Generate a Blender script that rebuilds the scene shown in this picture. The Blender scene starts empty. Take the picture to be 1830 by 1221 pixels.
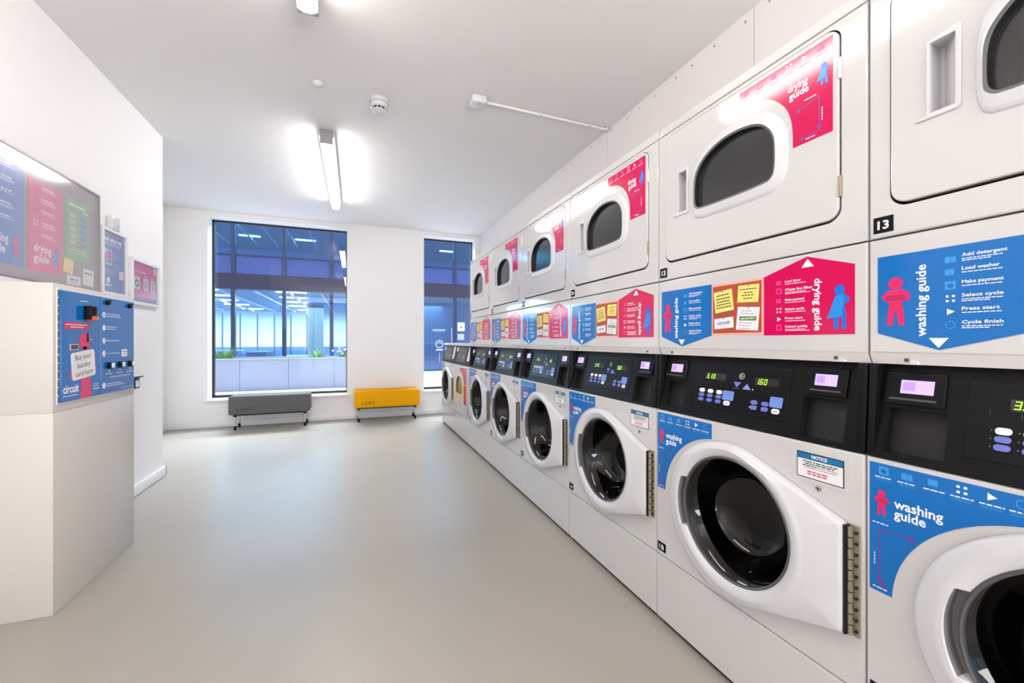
import bpy, bmesh, math, random
from mathutils import Vector, Matrix
from mathutils.geometry import tessellate_polygon
SC = bpy.context.scene
COL = SC.collection
PI = math.pi

# ------------------------------------------------------------------ camera
F_PX = 735.0
YAW = math.atan(281.0 / F_PX)
cam_d = bpy.data.cameras.new('camera')
cam = bpy.data.objects.new('camera', cam_d)
COL.objects.link(cam)
cam_d.sensor_width = 36.0
cam_d.sensor_fit = 'HORIZONTAL'
cam_d.lens = 36.0 * F_PX / 1830.0
cam_d.clip_start = 0.05
cam.location = (0, 0, 1.052)
cam.rotation_euler = (PI / 2, 0, -YAW)
SC.camera = cam
# ------------------------------------------------------------------ world, exposure
W = bpy.data.worlds.new('world')
SC.world = W
W.use_nodes = True
bg = W.node_tree.nodes['Background']
bg.inputs[0].default_value = (0.62, 0.74, 1.0, 1)
bg.inputs[1].default_value = 1.3
SC.view_settings.view_transform = 'Standard'
SC.view_settings.look = 'None'
SC.view_settings.exposure = 0.77
SC.view_settings.gamma = 1.0
SC.view_settings.use_curve_mapping = False
# added warm fill lamp behind the viewer, tilted up to bounce off the ceiling
bounce = bpy.data.lights.new('added_bounce_fill', 'AREA')
bounce.shape = 'RECTANGLE'; bounce.size = 1.8; bounce.size_y = 2.1
bounce.energy = 125; bounce.color = (1.0, 0.94, 0.87)
bounce_o = bpy.data.objects.new('added_bounce_fill', bounce)
COL.objects.link(bounce_o)
bounce_o.location = (0.78, -3.1, 1.0); bounce_o.rotation_euler = (math.radians(152), 0, 0)
# bright open sky above the terrace outside the two windows
sky = bpy.data.lights.new('courtyard_sky', 'AREA')
sky.shape = 'RECTANGLE'; sky.size = 7.0; sky.size_y = 2.0
sky.energy = 1120; sky.color = (0.89, 0.94, 1.0)
skyo = bpy.data.objects.new('courtyard_sky', sky)
COL.objects.link(skyo)
skyo.location = (1.2, 8.9, 5.4); skyo.rotation_euler = (math.radians(-50), 0, 0)
# ceiling lighting of the offices across the terrace, lower and upper storey
for nm, zz, en in (('office_light', 2.34, 820), ('office_light_upper', 5.36, 420)):
    of = bpy.data.lights.new(nm, 'AREA')
    of.shape = 'RECTANGLE'; of.size = 11.0; of.size_y = 6.5
    of.energy = en; of.color = (0.90, 1.0, 0.97)
    oo = bpy.data.objects.new(nm, of)
    COL.objects.link(oo)
    oo.location = (-2.5, 17.5, zz)
LAMP_FAR = (1.0, 0.97, 0.96, 15.0)      # colour + strength of the ceiling tubes, far / near / behind
LAMP_NEAR = (1.0, 0.96, 0.91, 17.0)
LAMP_REAR = (1.0, 0.93, 0.84, 5.0)

# ------------------------------------------------------------------ materials
def lin(c):
    return tuple((v / 255 / 12.92) if v / 255 <= 0.04045 else ((v / 255 + 0.055) / 1.055) ** 2.4 for v in c)
def mat(name, rgb, rough=0.5, metal=0.0, spec=0.5, coat=0.0, emis=None, es=1.0, noise=0.0, nscale=8.0, bump=0.0, bscale=40.0):
    m = bpy.data.materials.new(name)
    m.use_nodes = True
    nt = m.node_tree
    b = nt.nodes['Principled BSDF']
    col = (*lin(rgb), 1)
    b.inputs['Base Color'].default_value = col
    b.inputs['Roughness'].default_value = rough
    b.inputs['Metallic'].default_value = metal
    b.inputs['Specular IOR Level'].default_value = spec
    b.inputs['Coat Weight'].default_value = coat
    if emis:
        b.inputs['Emission Color'].default_value = (*lin(emis), 1)
        b.inputs['Emission Strength'].default_value = es
    if noise > 0 or bump > 0:
        tc = nt.nodes.new('ShaderNodeTexCoord')
    if noise > 0:
        n = nt.nodes.new('ShaderNodeTexNoise')
        n.inputs['Scale'].default_value = nscale
        n.inputs['Detail'].default_value = 5
        nt.links.new(tc.outputs['Object'], n.inputs['Vector'])
        r = nt.nodes.new('ShaderNodeMapRange')
        r.inputs[1].default_value = 0.3
        r.inputs[2].default_value = 0.7
        r.inputs[3].default_value = 1 - noise
        r.inputs[4].default_value = 1 + noise
        nt.links.new(n.outputs['Fac'], r.inputs[0])
        mx = nt.nodes.new('ShaderNodeVectorMath')
        mx.operation = 'SCALE'
        mx.inputs[0].default_value = col[:3]
        nt.links.new(r.outputs[0], mx.inputs['Scale'])
        nt.links.new(mx.outputs[0], b.inputs['Base Color'])
    if bump > 0:
        n2 = nt.nodes.new('ShaderNodeTexNoise')
        n2.inputs['Scale'].default_value = bscale
        n2.inputs['Detail'].default_value = 3
        nt.links.new(tc.outputs['Object'], n2.inputs['Vector'])
        bp = nt.nodes.new('ShaderNodeBump')
        bp.inputs['Strength'].default_value = bump
        bp.inputs['Distance'].default_value = 0.01
        nt.links.new(n2.outputs['Fac'], bp.inputs['Height'])
        nt.links.new(bp.outputs[0], b.inputs['Normal'])
    return m
def glassmat(name, tint, refl_rough=0.0, ior=1.5, scale=1.0, tmix=1.0, body=(0, 0, 0)):
    """thin pane: see-through tint, Fresnel reflection"""
    m = bpy.data.materials.new(name)
    m.use_nodes = True
    nt = m.node_tree
    nt.nodes.clear()
    out = nt.nodes.new('ShaderNodeOutputMaterial')
    tr = nt.nodes.new('ShaderNodeBsdfTransparent')
    tr.inputs[0].default_value = (*tint, 1)
    df = nt.nodes.new('ShaderNodeBsdfDiffuse')
    df.inputs[0].default_value = (*body, 1)
    m0 = nt.nodes.new('ShaderNodeMixShader')
    m0.inputs[0].default_value = tmix
    nt.links.new(df.outputs[0], m0.inputs[1])
    nt.links.new(tr.outputs[0], m0.inputs[2])
    gl = nt.nodes.new('ShaderNodeBsdfGlossy')
    gl.inputs['Roughness'].default_value = refl_rough
    fr = nt.nodes.new('ShaderNodeFresnel')
    fr.inputs[0].default_value = ior
    ml = nt.nodes.new('ShaderNodeMath')
    ml.operation = 'MULTIPLY'
    ml.inputs[1].default_value = scale
    ml.use_clamp = True
    ge = nt.nodes.new('ShaderNodeNewGeometry')   # same reflection from both sides of a thin pane
    mr = nt.nodes.new('ShaderNodeMapRange')
    mr.inputs[3].default_value = ior
    mr.inputs[4].default_value = 1.0 / ior
    nt.links.new(ge.outputs['Backfacing'], mr.inputs[0])
    nt.links.new(mr.outputs[0], fr.inputs[0])
    nt.links.new(fr.outputs[0], ml.inputs[0])
    mx = nt.nodes.new('ShaderNodeMixShader')
    nt.links.new(ml.outputs[0], mx.inputs[0])
    nt.links.new(m0.outputs[0], mx.inputs[1])
    nt.links.new(gl.outputs[0], mx.inputs[2])
    nt.links.new(mx.outputs[0], out.inputs[0])
    return m

WALL = mat('wall_paint', (238, 236, 235), 0.6, noise=0.008, nscale=2, bump=0.03, bscale=120)
CEIL = mat('ceiling_paint', (228, 226, 224), 0.7, noise=0.008, nscale=1.5)
FLOOR = mat('resin_floor', (168, 163, 153), 0.34, noise=0.045, nscale=1.1, bump=0.02, bscale=6)
SKIRT = mat('skirting_gloss', (238, 237, 236), 0.35)
PANELW = mat('wall_panel', (226, 220, 218), 0.5)
ENAMEL = mat('white_enamel', (203, 201, 200), 0.08, spec=0.8, bump=0.006, bscale=25)
PLASTW = mat('white_plastic', (208, 207, 210), 0.2)
CREAM = mat('cream_laminate', (208, 204, 198), 0.35)
GREYGAP = mat('seam_shadow_grey', (70, 68, 66), 0.6)
BLACKP = mat('black_plastic', (12, 12, 13), 0.4, spec=0.18)
BLACKD = mat('matt_black', (10, 10, 11), 0.55)
PANELB = mat('console_black', (12, 13, 16), 0.28, spec=0.2)
BLUE = mat('label_blue', (0, 106, 186), 0.10, spec=0.45)
PINK = mat('label_pink', (206, 0, 82), 0.10, spec=0.45)
WHITE = mat('label_white', (240, 240, 244), 0.3)
LPINK = mat('label_light_pink', (240, 60, 140), 0.25)
LBLUE = mat('label_light_blue', (50, 150, 222), 0.25)
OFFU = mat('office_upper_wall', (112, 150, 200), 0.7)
FBLUE = mat('figure_blue', (0, 112, 214), 0.25)
FPINK = mat('figure_pink', (218, 30, 100), 0.25)
FBLUE2 = mat('cape_blue', (28, 140, 224), 0.25)
FPINK2 = mat('arms_pink', (190, 22, 92), 0.25)
PURPLE = mat('arrow_purple', (120, 50, 140), 0.3)
CORK = mat('cork_print', (172, 72, 44), 0.45, noise=0.15, nscale=60)
CORKF = mat('cork_print_frame', (240, 172, 158), 0.35)
NOTEY = mat('note_yellow', (240, 222, 120), 0.5)
NOTEW = mat('note_white', (232, 230, 232), 0.5)
INK = mat('ink_dark', (50, 52, 40), 0.6)
INKB = mat('ink_blue', (70, 100, 190), 0.5)
OLIVE = mat('strip_green', (98, 130, 52), 0.5)
RED = mat('ink_red', (205, 50, 80), 0.5)
NBLUE = mat('notice_blue', (8, 110, 165), 0.35)
GREYT = mat('faint_grey', (190, 186, 190), 0.5)
STEEL = mat('steel', (170, 168, 160), 0.32, metal=0.9)
HINGEM = mat('hinge_metal', (160, 152, 130), 0.4, metal=0.7)
RIM = mat('rim_grey', (90, 90, 94), 0.3, metal=0.3)
GASKET = mat('grey_gasket', (92, 92, 90), 0.5)
RECG = mat('grip_recess_grey', (128, 127, 132), 0.4)
DRUM = mat('drum_metal', (34, 31, 27), 0.35, metal=0.7)
DGLASS = mat('dryer_dark_glass', (48, 48, 50), 0.12, spec=0.6)
OGLASS = mat('olive_view_glass', (120, 120, 40), 0.12)
BOWL = glassmat('bowl_glass', (0.16, 0.15, 0.13), 0.02, 1.5, 1.0)
LCDON = mat('lilac_display', (120, 100, 150), 0.3, emis=(222, 196, 250), es=0.52)
LCDG = mat('green_digits', (150, 230, 30), 0.4, emis=(165, 240, 30), es=0.6)
LCDB = mat('digit_window', (38, 36, 38), 0.15)
KEYW = mat('key_white', (235, 235, 235), 0.4)
KEYB = mat('key_blue', (104, 114, 196), 0.4)
KEYS = mat('key_sky', (110, 142, 214), 0.4)
EMBL = mat('emblem_grey', (140, 136, 134), 0.4)
BFRAME = mat('window_black_frame', (14, 18, 24), 0.4)
PANE = glassmat('window_pane', (0.92, 0.95, 0.97), 0.0, 1.5, 0.8)
GLAREVEIL = glassmat('cover_glass', (0.96, 0.96, 0.97), 0.13, 1.5, 2.0, tmix=0.80, body=(0.85, 0.83, 0.84))  # veil of reflected light on the covers, mixed in as pale diffuse colour
GREYF = mat('grey_upholstery', (92, 92, 92), 0.85, noise=0.04, nscale=30, bump=0.06, bscale=200)
YELF = mat('yellow_upholstery', (236, 166, 0), 0.75, spec=0.15, noise=0.02, nscale=30, bump=0.05, bscale=200)
STITCH = mat('dark_stitch', (55, 48, 44), 0.8)
STITCHY = mat('brown_stitch', (110, 52, 14), 0.8)
ALU = mat('aluminium', (196, 196, 198), 0.35, metal=0.8)
FRAMEW = mat('white_frame', (228, 226, 228), 0.3)
BOARDF = mat('silver_frame', (150, 145, 145), 0.35, metal=0.6)
BOARD = mat('board_felt', (158, 140, 150), 0.8, noise=0.05, nscale=50)
ORANGE = mat('orange', (232, 96, 30), 0.4)
PBLUE = mat('poster_blue', (40, 120, 205), 0.35)
PBLUE2 = mat('poster_soft_blue', (70, 120, 200), 0.35)
PPINK = mat('poster_pink', (226, 50, 140), 0.35)
PGREEN = mat('poster_green', (110, 170, 105), 0.35)
CAPG = mat('lamp_end_grey', (150, 150, 152), 0.5)
CONC = mat('planter_white', (150, 154, 168), 0.7, noise=0.03, nscale=3)
PAVE = mat('pale_paving', (190, 190, 194), 0.7, noise=0.02, nscale=2)
SOIL = mat('soil', (60, 50, 42), 0.9)
LEAF = mat('leaf_green', (104, 152, 66), 0.6)
FLOWER = mat('pale_flower', (225, 220, 226), 0.6)
SPAND = mat('spandrel_blue', (56, 76, 136), 0.25)
BAND = mat('band_dark_plum', (50, 40, 62), 0.5, spec=0.3)
MULL = mat('mullion_navy', (26, 40, 74), 0.4)
OFFG = glassmat('office_glass', (0.84, 0.96, 1.0), 0.02, 1.5, 1.1)
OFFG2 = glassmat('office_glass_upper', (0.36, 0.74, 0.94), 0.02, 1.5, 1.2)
OFFW = mat('office_wall', (232, 240, 232), 0.8)
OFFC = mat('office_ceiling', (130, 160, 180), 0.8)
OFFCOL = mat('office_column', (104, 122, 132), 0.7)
OFFD = mat('office_dark', (34, 62, 104), 0.7)
OFFP = mat('office_partition', (70, 106, 160), 0.6)
OFFL = mat('office_lamp', (230, 245, 250), 0.5, emis=(220, 240, 250), es=30.0)

def lampmat(name, c):
    m = bpy.data.materials.new(name)
    m.use_nodes = True
    nt = m.node_tree
    nt.nodes.clear()
    o = nt.nodes.new('ShaderNodeOutputMaterial')
    e = nt.nodes.new('ShaderNodeEmission')
    e.inputs[0].default_value = (c[0], c[1], c[2], 1)
    e.inputs[1].default_value = c[3]
    nt.links.new(e.outputs[0], o.inputs[0])
    return m
TUBE_FAR = lampmat('tube_far', LAMP_FAR)
TUBE_NEAR = lampmat('tube_near', LAMP_NEAR)
TUBE_REAR = lampmat('tube_rear', LAMP_REAR)

# ------------------------------------------------------------------ mesh builder
def rr(x0, z0, x1, z1, r, n=5):
    """rounded rectangle, counter-clockwise in (x, z)"""
    out = []
    for cx, cz, a in ((x1 - r, z0 + r, -90), (x1 - r, z1 - r, 0), (x0 + r, z1 - r, 90), (x0 + r, z0 + r, 180)):
        for i in range(n + 1):
            t = math.radians(a + 90 * i / n)
            out.append((cx + r * math.cos(t), cz + r * math.sin(t)))
    return out
def rect(x0, z0, x1, z1):
    return [(x0, z0), (x1, z0), (x1, z1), (x0, z1)]
def circ(cx, cz, r, n=32, rz=None):
    rz = r if rz is None else rz
    return [(cx + r * math.cos(2 * PI * i / n), cz + rz * math.sin(2 * PI * i / n)) for i in range(n)]
def area2(p):
    return sum(p[i][0] * p[(i + 1) % len(p)][1] - p[(i + 1) % len(p)][0] * p[i][1] for i in range(len(p)))
def ccw(p):
    return list(p) if area2(p) > 0 else list(reversed(p))
def offs(p, d):
    """offset a ccw polygon outwards by d (negative = inset)"""
    n = len(p)
    out = []
    for i in range(n):
        a, b, c = Vector(p[i - 1]), Vector(p[i]), Vector(p[(i + 1) % n])
        e1, e2 = (b - a), (c - b)
        if e1.length < 1e-9 or e2.length < 1e-9:
            out.append(tuple(b)); continue
        e1.normalize(); e2.normalize()
        n1, n2 = Vector((e1.y, -e1.x)), Vector((e2.y, -e2.x))
        m = n1 + n2
        if m.length < 1e-6: m = n1
        m.normalize()
        k = max(0.4, m.dot(n1))
        out.append((b.x + m.x * d / k, b.y + m.y * d / k))
    return out

class MB:
    def __init__(s, M=None, fn=None):
        s.v = []; s.f = []; s.m = []; s.mats = []; s.M = M; s.fn = fn
    def mi(s, m):
        if m not in s.mats: s.mats.append(m)
        return s.mats.index(m)
    def add(s, vs, fs, m):
        b = len(s.v)
        for p in vs:
            p = Vector(p)
            if s.fn: p = Vector(s.fn(p))
            if s.M: p = s.M @ p
            s.v.append(p)
        k = s.mi(m)
        for f in fs:
            s.f.append([b + i for i in f]); s.m.append(k)
    def poly(s, pts, y, m, holes=()):
        """flat polygon in the x-z plane at depth y, facing -y"""
        pts = ccw(pts)
        loops = [[Vector((a, b, 0)) for a, b in pts]] + [[Vector((a, b, 0)) for a, b in h] for h in holes]
        flat = [q for l in loops for q in l]
        tris = tessellate_polygon(loops)
        fs = []
        for t in tris:
            a, b, c = (flat[i] for i in t)
            cr = (b.x - a.x) * (c.y - a.y) - (b.y - a.y) * (c.x - a.x)
            if abs(cr) < 1e-12: continue
            fs.append(t if cr > 0 else t[::-1])
        s.add([(q.x, y, q.y) for q in flat], fs, m)
    def strip(s, A, ya, B, yb, m):
        """band between two equal-length ccw loops"""
        n = len(A)
        vs = [(a, ya, b) for a, b in A] + [(a, yb, b) for a, b in B]
        s.add(vs, [(i, (i + 1) % n, n + (i + 1) % n, n + i)[::-1] for i in range(n)], m)
    def slab(s, out, yf, yb, m, bev=0.0, holes=(), back=False, hm=None):
        out = ccw(out)
        ins = offs(out, -bev) if bev > 0 else out
        s.poly(ins, yf, m, holes)
        if bev > 0:
            mid = offs(out, -bev * 0.3)
            s.strip(ins, yf, mid, yf + bev * 0.3, m)
            s.strip(mid, yf + bev * 0.3, out, yf + bev, m)
        s.strip(out, yf + bev, out, yb, m)
        for h in holes:
            hh = ccw(h)
            s.strip(hh, yb, hh, yf, hm or m)
        if back:
            b = len(s.v)
            pts = [(a, -q) for a, q in out]
            loops = [[Vector((a, q, 0)) for a, q in out]] + [[Vector((a, q, 0)) for a, q in h] for h in holes]
            flat = [q for l in loops for q in l]
            fs = []
            for t in tessellate_polygon(loops):
                a, b_, c = (flat[i] for i in t)
                cr = (b_.x - a.x) * (c.y - a.y) - (b_.y - a.y) * (c.x - a.x)
                if abs(cr) < 1e-12: continue
                fs.append(t if cr < 0 else t[::-1])
            s.add([(q.x, yb, q.y) for q in flat], fs, m)
    def box(s, x0, y0, z0, x1, y1, z1, m):
        v = [(x0, y0, z0), (x1, y0, z0), (x1, y1, z0), (x0, y1, z0), (x0, y0, z1), (x1, y0, z1), (x1, y1, z1), (x0, y1, z1)]
        s.add(v, [(0, 3, 2, 1), (4, 5, 6, 7), (0, 1, 5, 4), (1, 2, 6, 5), (2, 3, 7, 6), (3, 0, 4, 7)], m)
    def bbox(s, x0, y0, z0, x1, y1, z1, m, b=0.004, seg=2):
        bm = bmesh.new()
        bmesh.ops.create_cube(bm, size=1)
        for q in bm.verts:
            q.co = ((x0 + x1) / 2 + q.co.x * (x1 - x0), (y0 + y1) / 2 + q.co.y * (y1 - y0), (z0 + z1) / 2 + q.co.z * (z1 - z0))
        bmesh.ops.bevel(bm, geom=list(bm.edges), offset=b, segments=seg, profile=0.5, affect='EDGES')
        bm.verts.index_update()
        s.add([q.co.copy() for q in bm.verts], [[q.index for q in f.verts] for f in bm.faces], m)
        bm.free()
    def lathe(s, prof, c, m, axis='Z', n=32, sx=1.0):
        """prof: list of (r, h); revolved about an axis through c"""
        vs = []; fs = []
        for r, h in prof:
            for i in range(n):
                t = 2 * PI * i / n
                a, b = r * math.cos(t) * sx, r * math.sin(t)
                if axis == 'Z': p = (c[0] + a, c[1] + b, c[2] + h)
                elif axis == 'Y': p = (c[0] + a, c[1] + h, c[2] + b)
                else: p = (c[0] + h, c[1] + a, c[2] + b)
                vs.append(p)
        for k in range(len(prof) - 1):
            for i in range(n):
                j = (i + 1) % n
                f = (k * n + i, k * n + j, (k + 1) * n + j, (k + 1) * n + i)
                fs.append(f if axis != 'Y' else f[::-1])
        fs.append([i for i in range(n)][::-1] if axis != 'Y' else list(range(n)))
        l = (len(prof) - 1) * n
        fs.append([l + i for i in range(n)] if axis != 'Y' else [l + i for i in range(n)][::-1])
        s.add(vs, fs, m)
    def rod(s, p0, p1, r, m, n=10, r1=None):
        p0, p1 = Vector(p0), Vector(p1)
        d = (p1 - p0).normalized()
        up = Vector((0, 0, 1)) if abs(d.z) < 0.9 else Vector((1, 0, 0))
        a = d.cross(up).normalized(); b = d.cross(a)
        r1 = r if r1 is None else r1
        vs = [p0 + (a * math.cos(2 * PI * i / n) + b * math.sin(2 * PI * i / n)) * r for i in range(n)]
        vs += [p1 + (a * math.cos(2 * PI * i / n) + b * math.sin(2 * PI * i / n)) * r1 for i in range(n)]
        fs = [(i, (i + 1) % n, n + (i + 1) % n, n + i) for i in range(n)] + [list(range(n))[::-1], list(range(n, 2 * n))]
        s.add(vs, fs, m)
    def bar(s, x0, x1, z, h, y, m, rnd=None):
        """a row of unreadable small print, as short word strokes"""
        rnd = rnd or random.Random(int((x0 + z) * 9973) & 1023)
        x = x0
        while x < x1 - h:
            w = min(rnd.uniform(2.0, 5.0) * h, x1 - x)
            s.poly(rect(x, z - h / 2, x + w, z + h / 2), y, m)
            x += w + h * 0.7
    def text(s, t, x, z, size, y, m, width=None, rot=0.0, bold=0.0, align='LEFT', sx=1.0):
        """lettering: baseline start (x, z), size = cap height-ish scale, rot in degrees in the x-z plane"""
        cu = bpy.data.curves.new('t', 'FONT')
        cu.body = t; cu.size = 1.0; cu.offset = bold; cu.resolution_u = 2; cu.fill_mode = 'BOTH'
        ob = bpy.data.objects.new('t', cu)
        me = bpy.data.meshes.new_from_object(ob)
        if len(me.vertices):
            xs = [v.co.x for v in me.vertices]
            w0 = max(xs) - min(xs); mn = min(xs)
            kx = (width / w0) if width else size * sx
            W_ = w0 * kx
            ox = {'LEFT': 0, 'CENTER': -W_ / 2, 'RIGHT': -W_}[align]
            ca, sa = math.cos(math.radians(rot)), math.sin(math.radians(rot))
            pts = []
            for v in me.vertices:
                a = (v.co.x - mn) * kx + ox; b = v.co.y * size
                pts.append((x + a * ca - b * sa, y, z + a * sa + b * ca))
            fs = []
            for p in me.polygons:
                idx = list(p.vertices)
                f = idx if p.normal.z > 0 else idx[::-1]
                fs.append(f)
            s.add(pts, fs, m)
        bpy.data.objects.remove(ob); bpy.data.curves.remove(cu); bpy.data.meshes.remove(me)
    def build(s, name, parent=None, loc=(0, 0, 0), rz=0.0, shift=(0, 0, 0), smooth=35):
        me = bpy.data.meshes.new(name)
        sh = Vector(shift)
        me.from_pydata([tuple(p + sh) for p in s.v], [], s.f)
        for m in s.mats: me.materials.append(m)
        me.polygons.foreach_set('material_index', s.m)
        if smooth:
            me.shade_smooth()
            try: me.set_sharp_from_angle(angle=math.radians(smooth))
            except Exception: me.shade_flat()
        me.update()
        o = bpy.data.objects.new(name, me)
        COL.objects.link(o)
        o.location = loc
        o.rotation_euler = (0, 0, rz)
        if parent: o.parent = parent
        return o
def thing(name, label, cat, loc=(0, 0, 0), rz=0.0, group=None):
    o = bpy.data.objects.new(name, None)
    COL.objects.link(o)
    o.empty_display_size = 0.1
    o.location = loc; o.rotation_euler = (0, 0, rz)
    return tag(o, label, cat, group)
def tag(o, label, cat, group=None):
    o['label'] = label; o['category'] = cat
    if group: o['group'] = group
    return o
def struct(o):
    o['kind'] = 'structure'
    return o
def copy_tree(o, parent=None):
    c = o.copy(); COL.objects.link(c); c.parent = parent
    for ch in list(o.children): copy_tree(ch, c)
    return c

# ------------------------------------------------------------------ room
CZ = 2.65; BY = 6.0; WX = 1.79; LX = -1.405; LY = 3.985; RX = -2.08; NY = -3.2
m = MB(); m.box(RX - .2, NY - .2, -.1, WX + .2, BY + .2, 0, FLOOR); struct(m.build('floor'))
m = MB(); m.box(RX - .2, NY - .2, CZ, WX + .2, BY + .2, CZ + .12, CEIL); struct(m.build('ceiling'))
# back wall with two openings
WIN = [(-1.673, -.099), (.933, 1.70)]; WZ0, WZ1 = .33, 2.585
m = MB()
xs = [RX - .2, WIN[0][0], WIN[0][1], WIN[1][0], WIN[1][1], WX + .2]
m.box(xs[0], BY, 0, xs[1], BY + .2, CZ, WALL)
m.box(xs[2], BY, 0, xs[3], BY + .2, CZ, WALL)
m.box(xs[4], BY, 0, xs[5], BY + .2, CZ, WALL)
for a, b in WIN:
    m.box(a, BY, 0, b, BY + .2, WZ0, WALL); m.box(a, BY, WZ1, b, BY + .2, CZ, WALL)
struct(m.build('wall_back'))
wr = MB()
wr.box(WX, NY - .2, 0, WX + .2, BY, CZ, WALL)
wr = struct(wr.build('wall_right'))
# panelling above the machines: boards with joints and a row of screws under the ceiling
m = MB()
js = [-3.2, -1.02, .20, 1.42, 2.64, 3.86, 5.08, 6.0]
for a, b in zip(js[:-1], js[1:]):
    m.bbox(WX - .012, a + .0015, 1.2, WX, b - .0015, CZ, PANELW, .001, 1)
pn = m.build('panelling', wr)
for i in range(26):
    y = 1.0 + i * .155 + (0.03 if i % 3 else 0)
    m = MB(); m.lathe([(.0055, 0), (.0055, -.002), (.003, -.003)], (WX - .012, y, CZ - .035 - .006 * (i % 2)), HINGEM, 'X', 8)
    m.build('screw', wr)
m = MB(); m.box(LX - .15, NY, 0, LX, LY, CZ, WALL); m.box(RX - .2, LY - .15, 0, LX - .15, LY, CZ, WALL); struct(m.build('wall_left'))
m = MB(); m.box(RX - .2, LY, 0, RX, BY, CZ, WALL); struct(m.build('wall_recess'))
m = MB(); m.box(RX - .2, NY - .2, 0, -1.35, NY, CZ, WALL); m.box(1.75, NY - .2, 0, WX, NY, CZ, WALL); m.box(-1.35, NY - .2, 2.4, 1.75, NY, CZ, WALL); struct(m.build('wall_rear'))
m = MB()
for x in (-1.35, -.35, .65, 1.70): m.box(x, NY - .12, 0, x + .05, NY - .07, 2.4, BFRAME)
m.box(-1.35, NY - .12, 2.35, 1.75, NY - .07, 2.4, BFRAME); dg = struct(m.build('added_door_1'))  # unseen glazed entrance, added to go with the fill lamp behind the viewer
m = MB(); m.poly(rect(-1.33, .01, 1.72, 2.36), NY - .095, PANE); m.build('pane', dg)
def skirt(name, path):
    m = MB()
    for (x0, y0, x1, y1) in path: 
        m.bbox(x0, y0, .002, x1, y1, .075, SKIRT, .004, 2)
    struct(m.build(name))
skirt('baseboard_back', [(RX + .001, BY - .018, 1.6, BY - .0005)])
skirt('baseboard_left', [(LX + .0005, NY + .01, LX + .02, LY + .02), (RX + .02, LY + .0005, LX + .02, LY + .02)])
skirt('baseboard_recess', [(RX + .0005, LY + .021, RX + .018, BY - .02)])
# windows
for k, (a, b) in enumerate(WIN):
    y = BY + .17
    m = MB()
    t = .022
    m.box(a, y, WZ0 + .012, a + t, y + .05, WZ1, BFRAME); m.box(b - t * .6, y, WZ0 + .012, b, y + .05, WZ1, BFRAME)
    m.box(a, y, WZ1 - t, b, y + .05, WZ1, BFRAME); m.box(a, y, WZ0 + .012, b, y + .05, WZ0 + .042, BFRAME)
    fr = struct(m.build('window_%d' % (k + 1)))
    m = MB(); m.box(a + .01, y + .02, WZ0 + .02, b - .005, y + .026, WZ1 - .01, PANE); m.build('pane', fr)
    m = MB(); m.bbox(a - .03, BY - .035, WZ0 - .012, b + .035, BY + .17, WZ0 + .012, SKIRT, .004, 2)
    struct(m.build('trim_%d' % (k + 1)))

# ------------------------------------------------------------------ lights
def batten(y0, y1, x, tube, label):
    t = thing('batten_light', label, 'ceiling light', (x, (y0 + y1) / 2, CZ), group='fluorescent battens on the ceiling')
    L = (y1 - y0) / 2
    m = MB(); m.bbox(-.056, -L, -.045, .056, L, 0, PLASTW, .006); m.build('body', t)
    m = MB()
    prof = [(-.038, -.0455), (-.042, -.06), (-.041, -.085), (-.032, -.105), (-.016, -.114), (.016, -.114), (.032, -.105), (.041, -.085), (.042, -.06), (.038, -.0455)]
    n = len(prof)
    vs = [(a, -L, b) for a, b in prof] + [(a, L, b) for a, b in prof]
    m.add(vs, [(i, i + 1, n + i + 1, n + i) for i in range(n - 1)] + [(n - 1, 0, n, 2 * n - 1), list(range(n))[::-1], list(range(n, 2 * n))], tube)
    m.build('diffuser', t)
    for s_ in (-1, 1):
        m = MB(); m.bbox(-.045, min(s_ * L, s_ * (L + .03)) + s_ * .001, -.102, .045, max(s_ * L, s_ * (L + .03)) + s_ * .001, -.001, CAPG, .006); m.build('end_cap', t)
    return t
batten(3.42, 5.03, -.20, TUBE_FAR, 'lit white fluorescent batten on the ceiling in front of the large window')
batten(.46, 2.065, -.20, TUBE_NEAR, 'lit fluorescent batten cut off by the top edge, nearer than the smoke detector')
batten(-2.4, -.8, -.20, TUBE_REAR, 'fluorescent batten on the ceiling behind the viewer')

# smoke detector, small ceiling stud, sensor box with conduit
t = thing('smoke_detector', 'round white smoke detector with black slots on the ceiling', 'smoke detector', (.150, 2.86, CZ))
m = MB(); m.lathe([(.062, 0), (.062, -.02), (.058, -.024)], (0, 0, 0), PLASTW, n=40); m.build('base', t)
m = MB(); m.lathe([(.052, -.024), (.055, -.028), (.053, -.05), (.046, -.055)], (0, 0, 0), PLASTW, n=40)
m.lathe([(.042, -.055), (.041, -.068)], (0, 0, 0), BLACKD, n=32)
for i in range(10):
    a = 2 * PI * i / 10
    m.rod((.042 * math.cos(a), .042 * math.sin(a), -.053), (.042 * math.cos(a), .042 * math.sin(a), -.07), .0035, PLASTW, 6)
m.lathe([(.045, -.068), (.044, -.075), (.028, -.084), (.01, -.087)], (0, 0, 0), PLASTW, n=40); m.build('sensor_head', t)
m = MB(); m.lathe([(.03, 0), (.03, -.008), (.022, -.018), (.012, -.022)], (0, 0, 0), CEIL, n=24)
tag(m.build('ceiling_stud', loc=(-.213, 2.80, CZ)), 'tiny off white round stud on the ceiling, left of the smoke detector', 'ceiling fitting')
t = thing('ceiling_sensor_box', 'white ceiling box with a conduit running to the right wall', 'sensor box', (.755, 2.60, CZ))
m = MB(); m.bbox(-.05, -.05, -.05, .05, .05, 0, PLASTW, .014, 3); m.build('housing', t)
m = MB(); m.rod((.05, .01, -.012), (WX - .7672, .02, -.012), .009, CEIL, 12); m.build('conduit', t)
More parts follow.
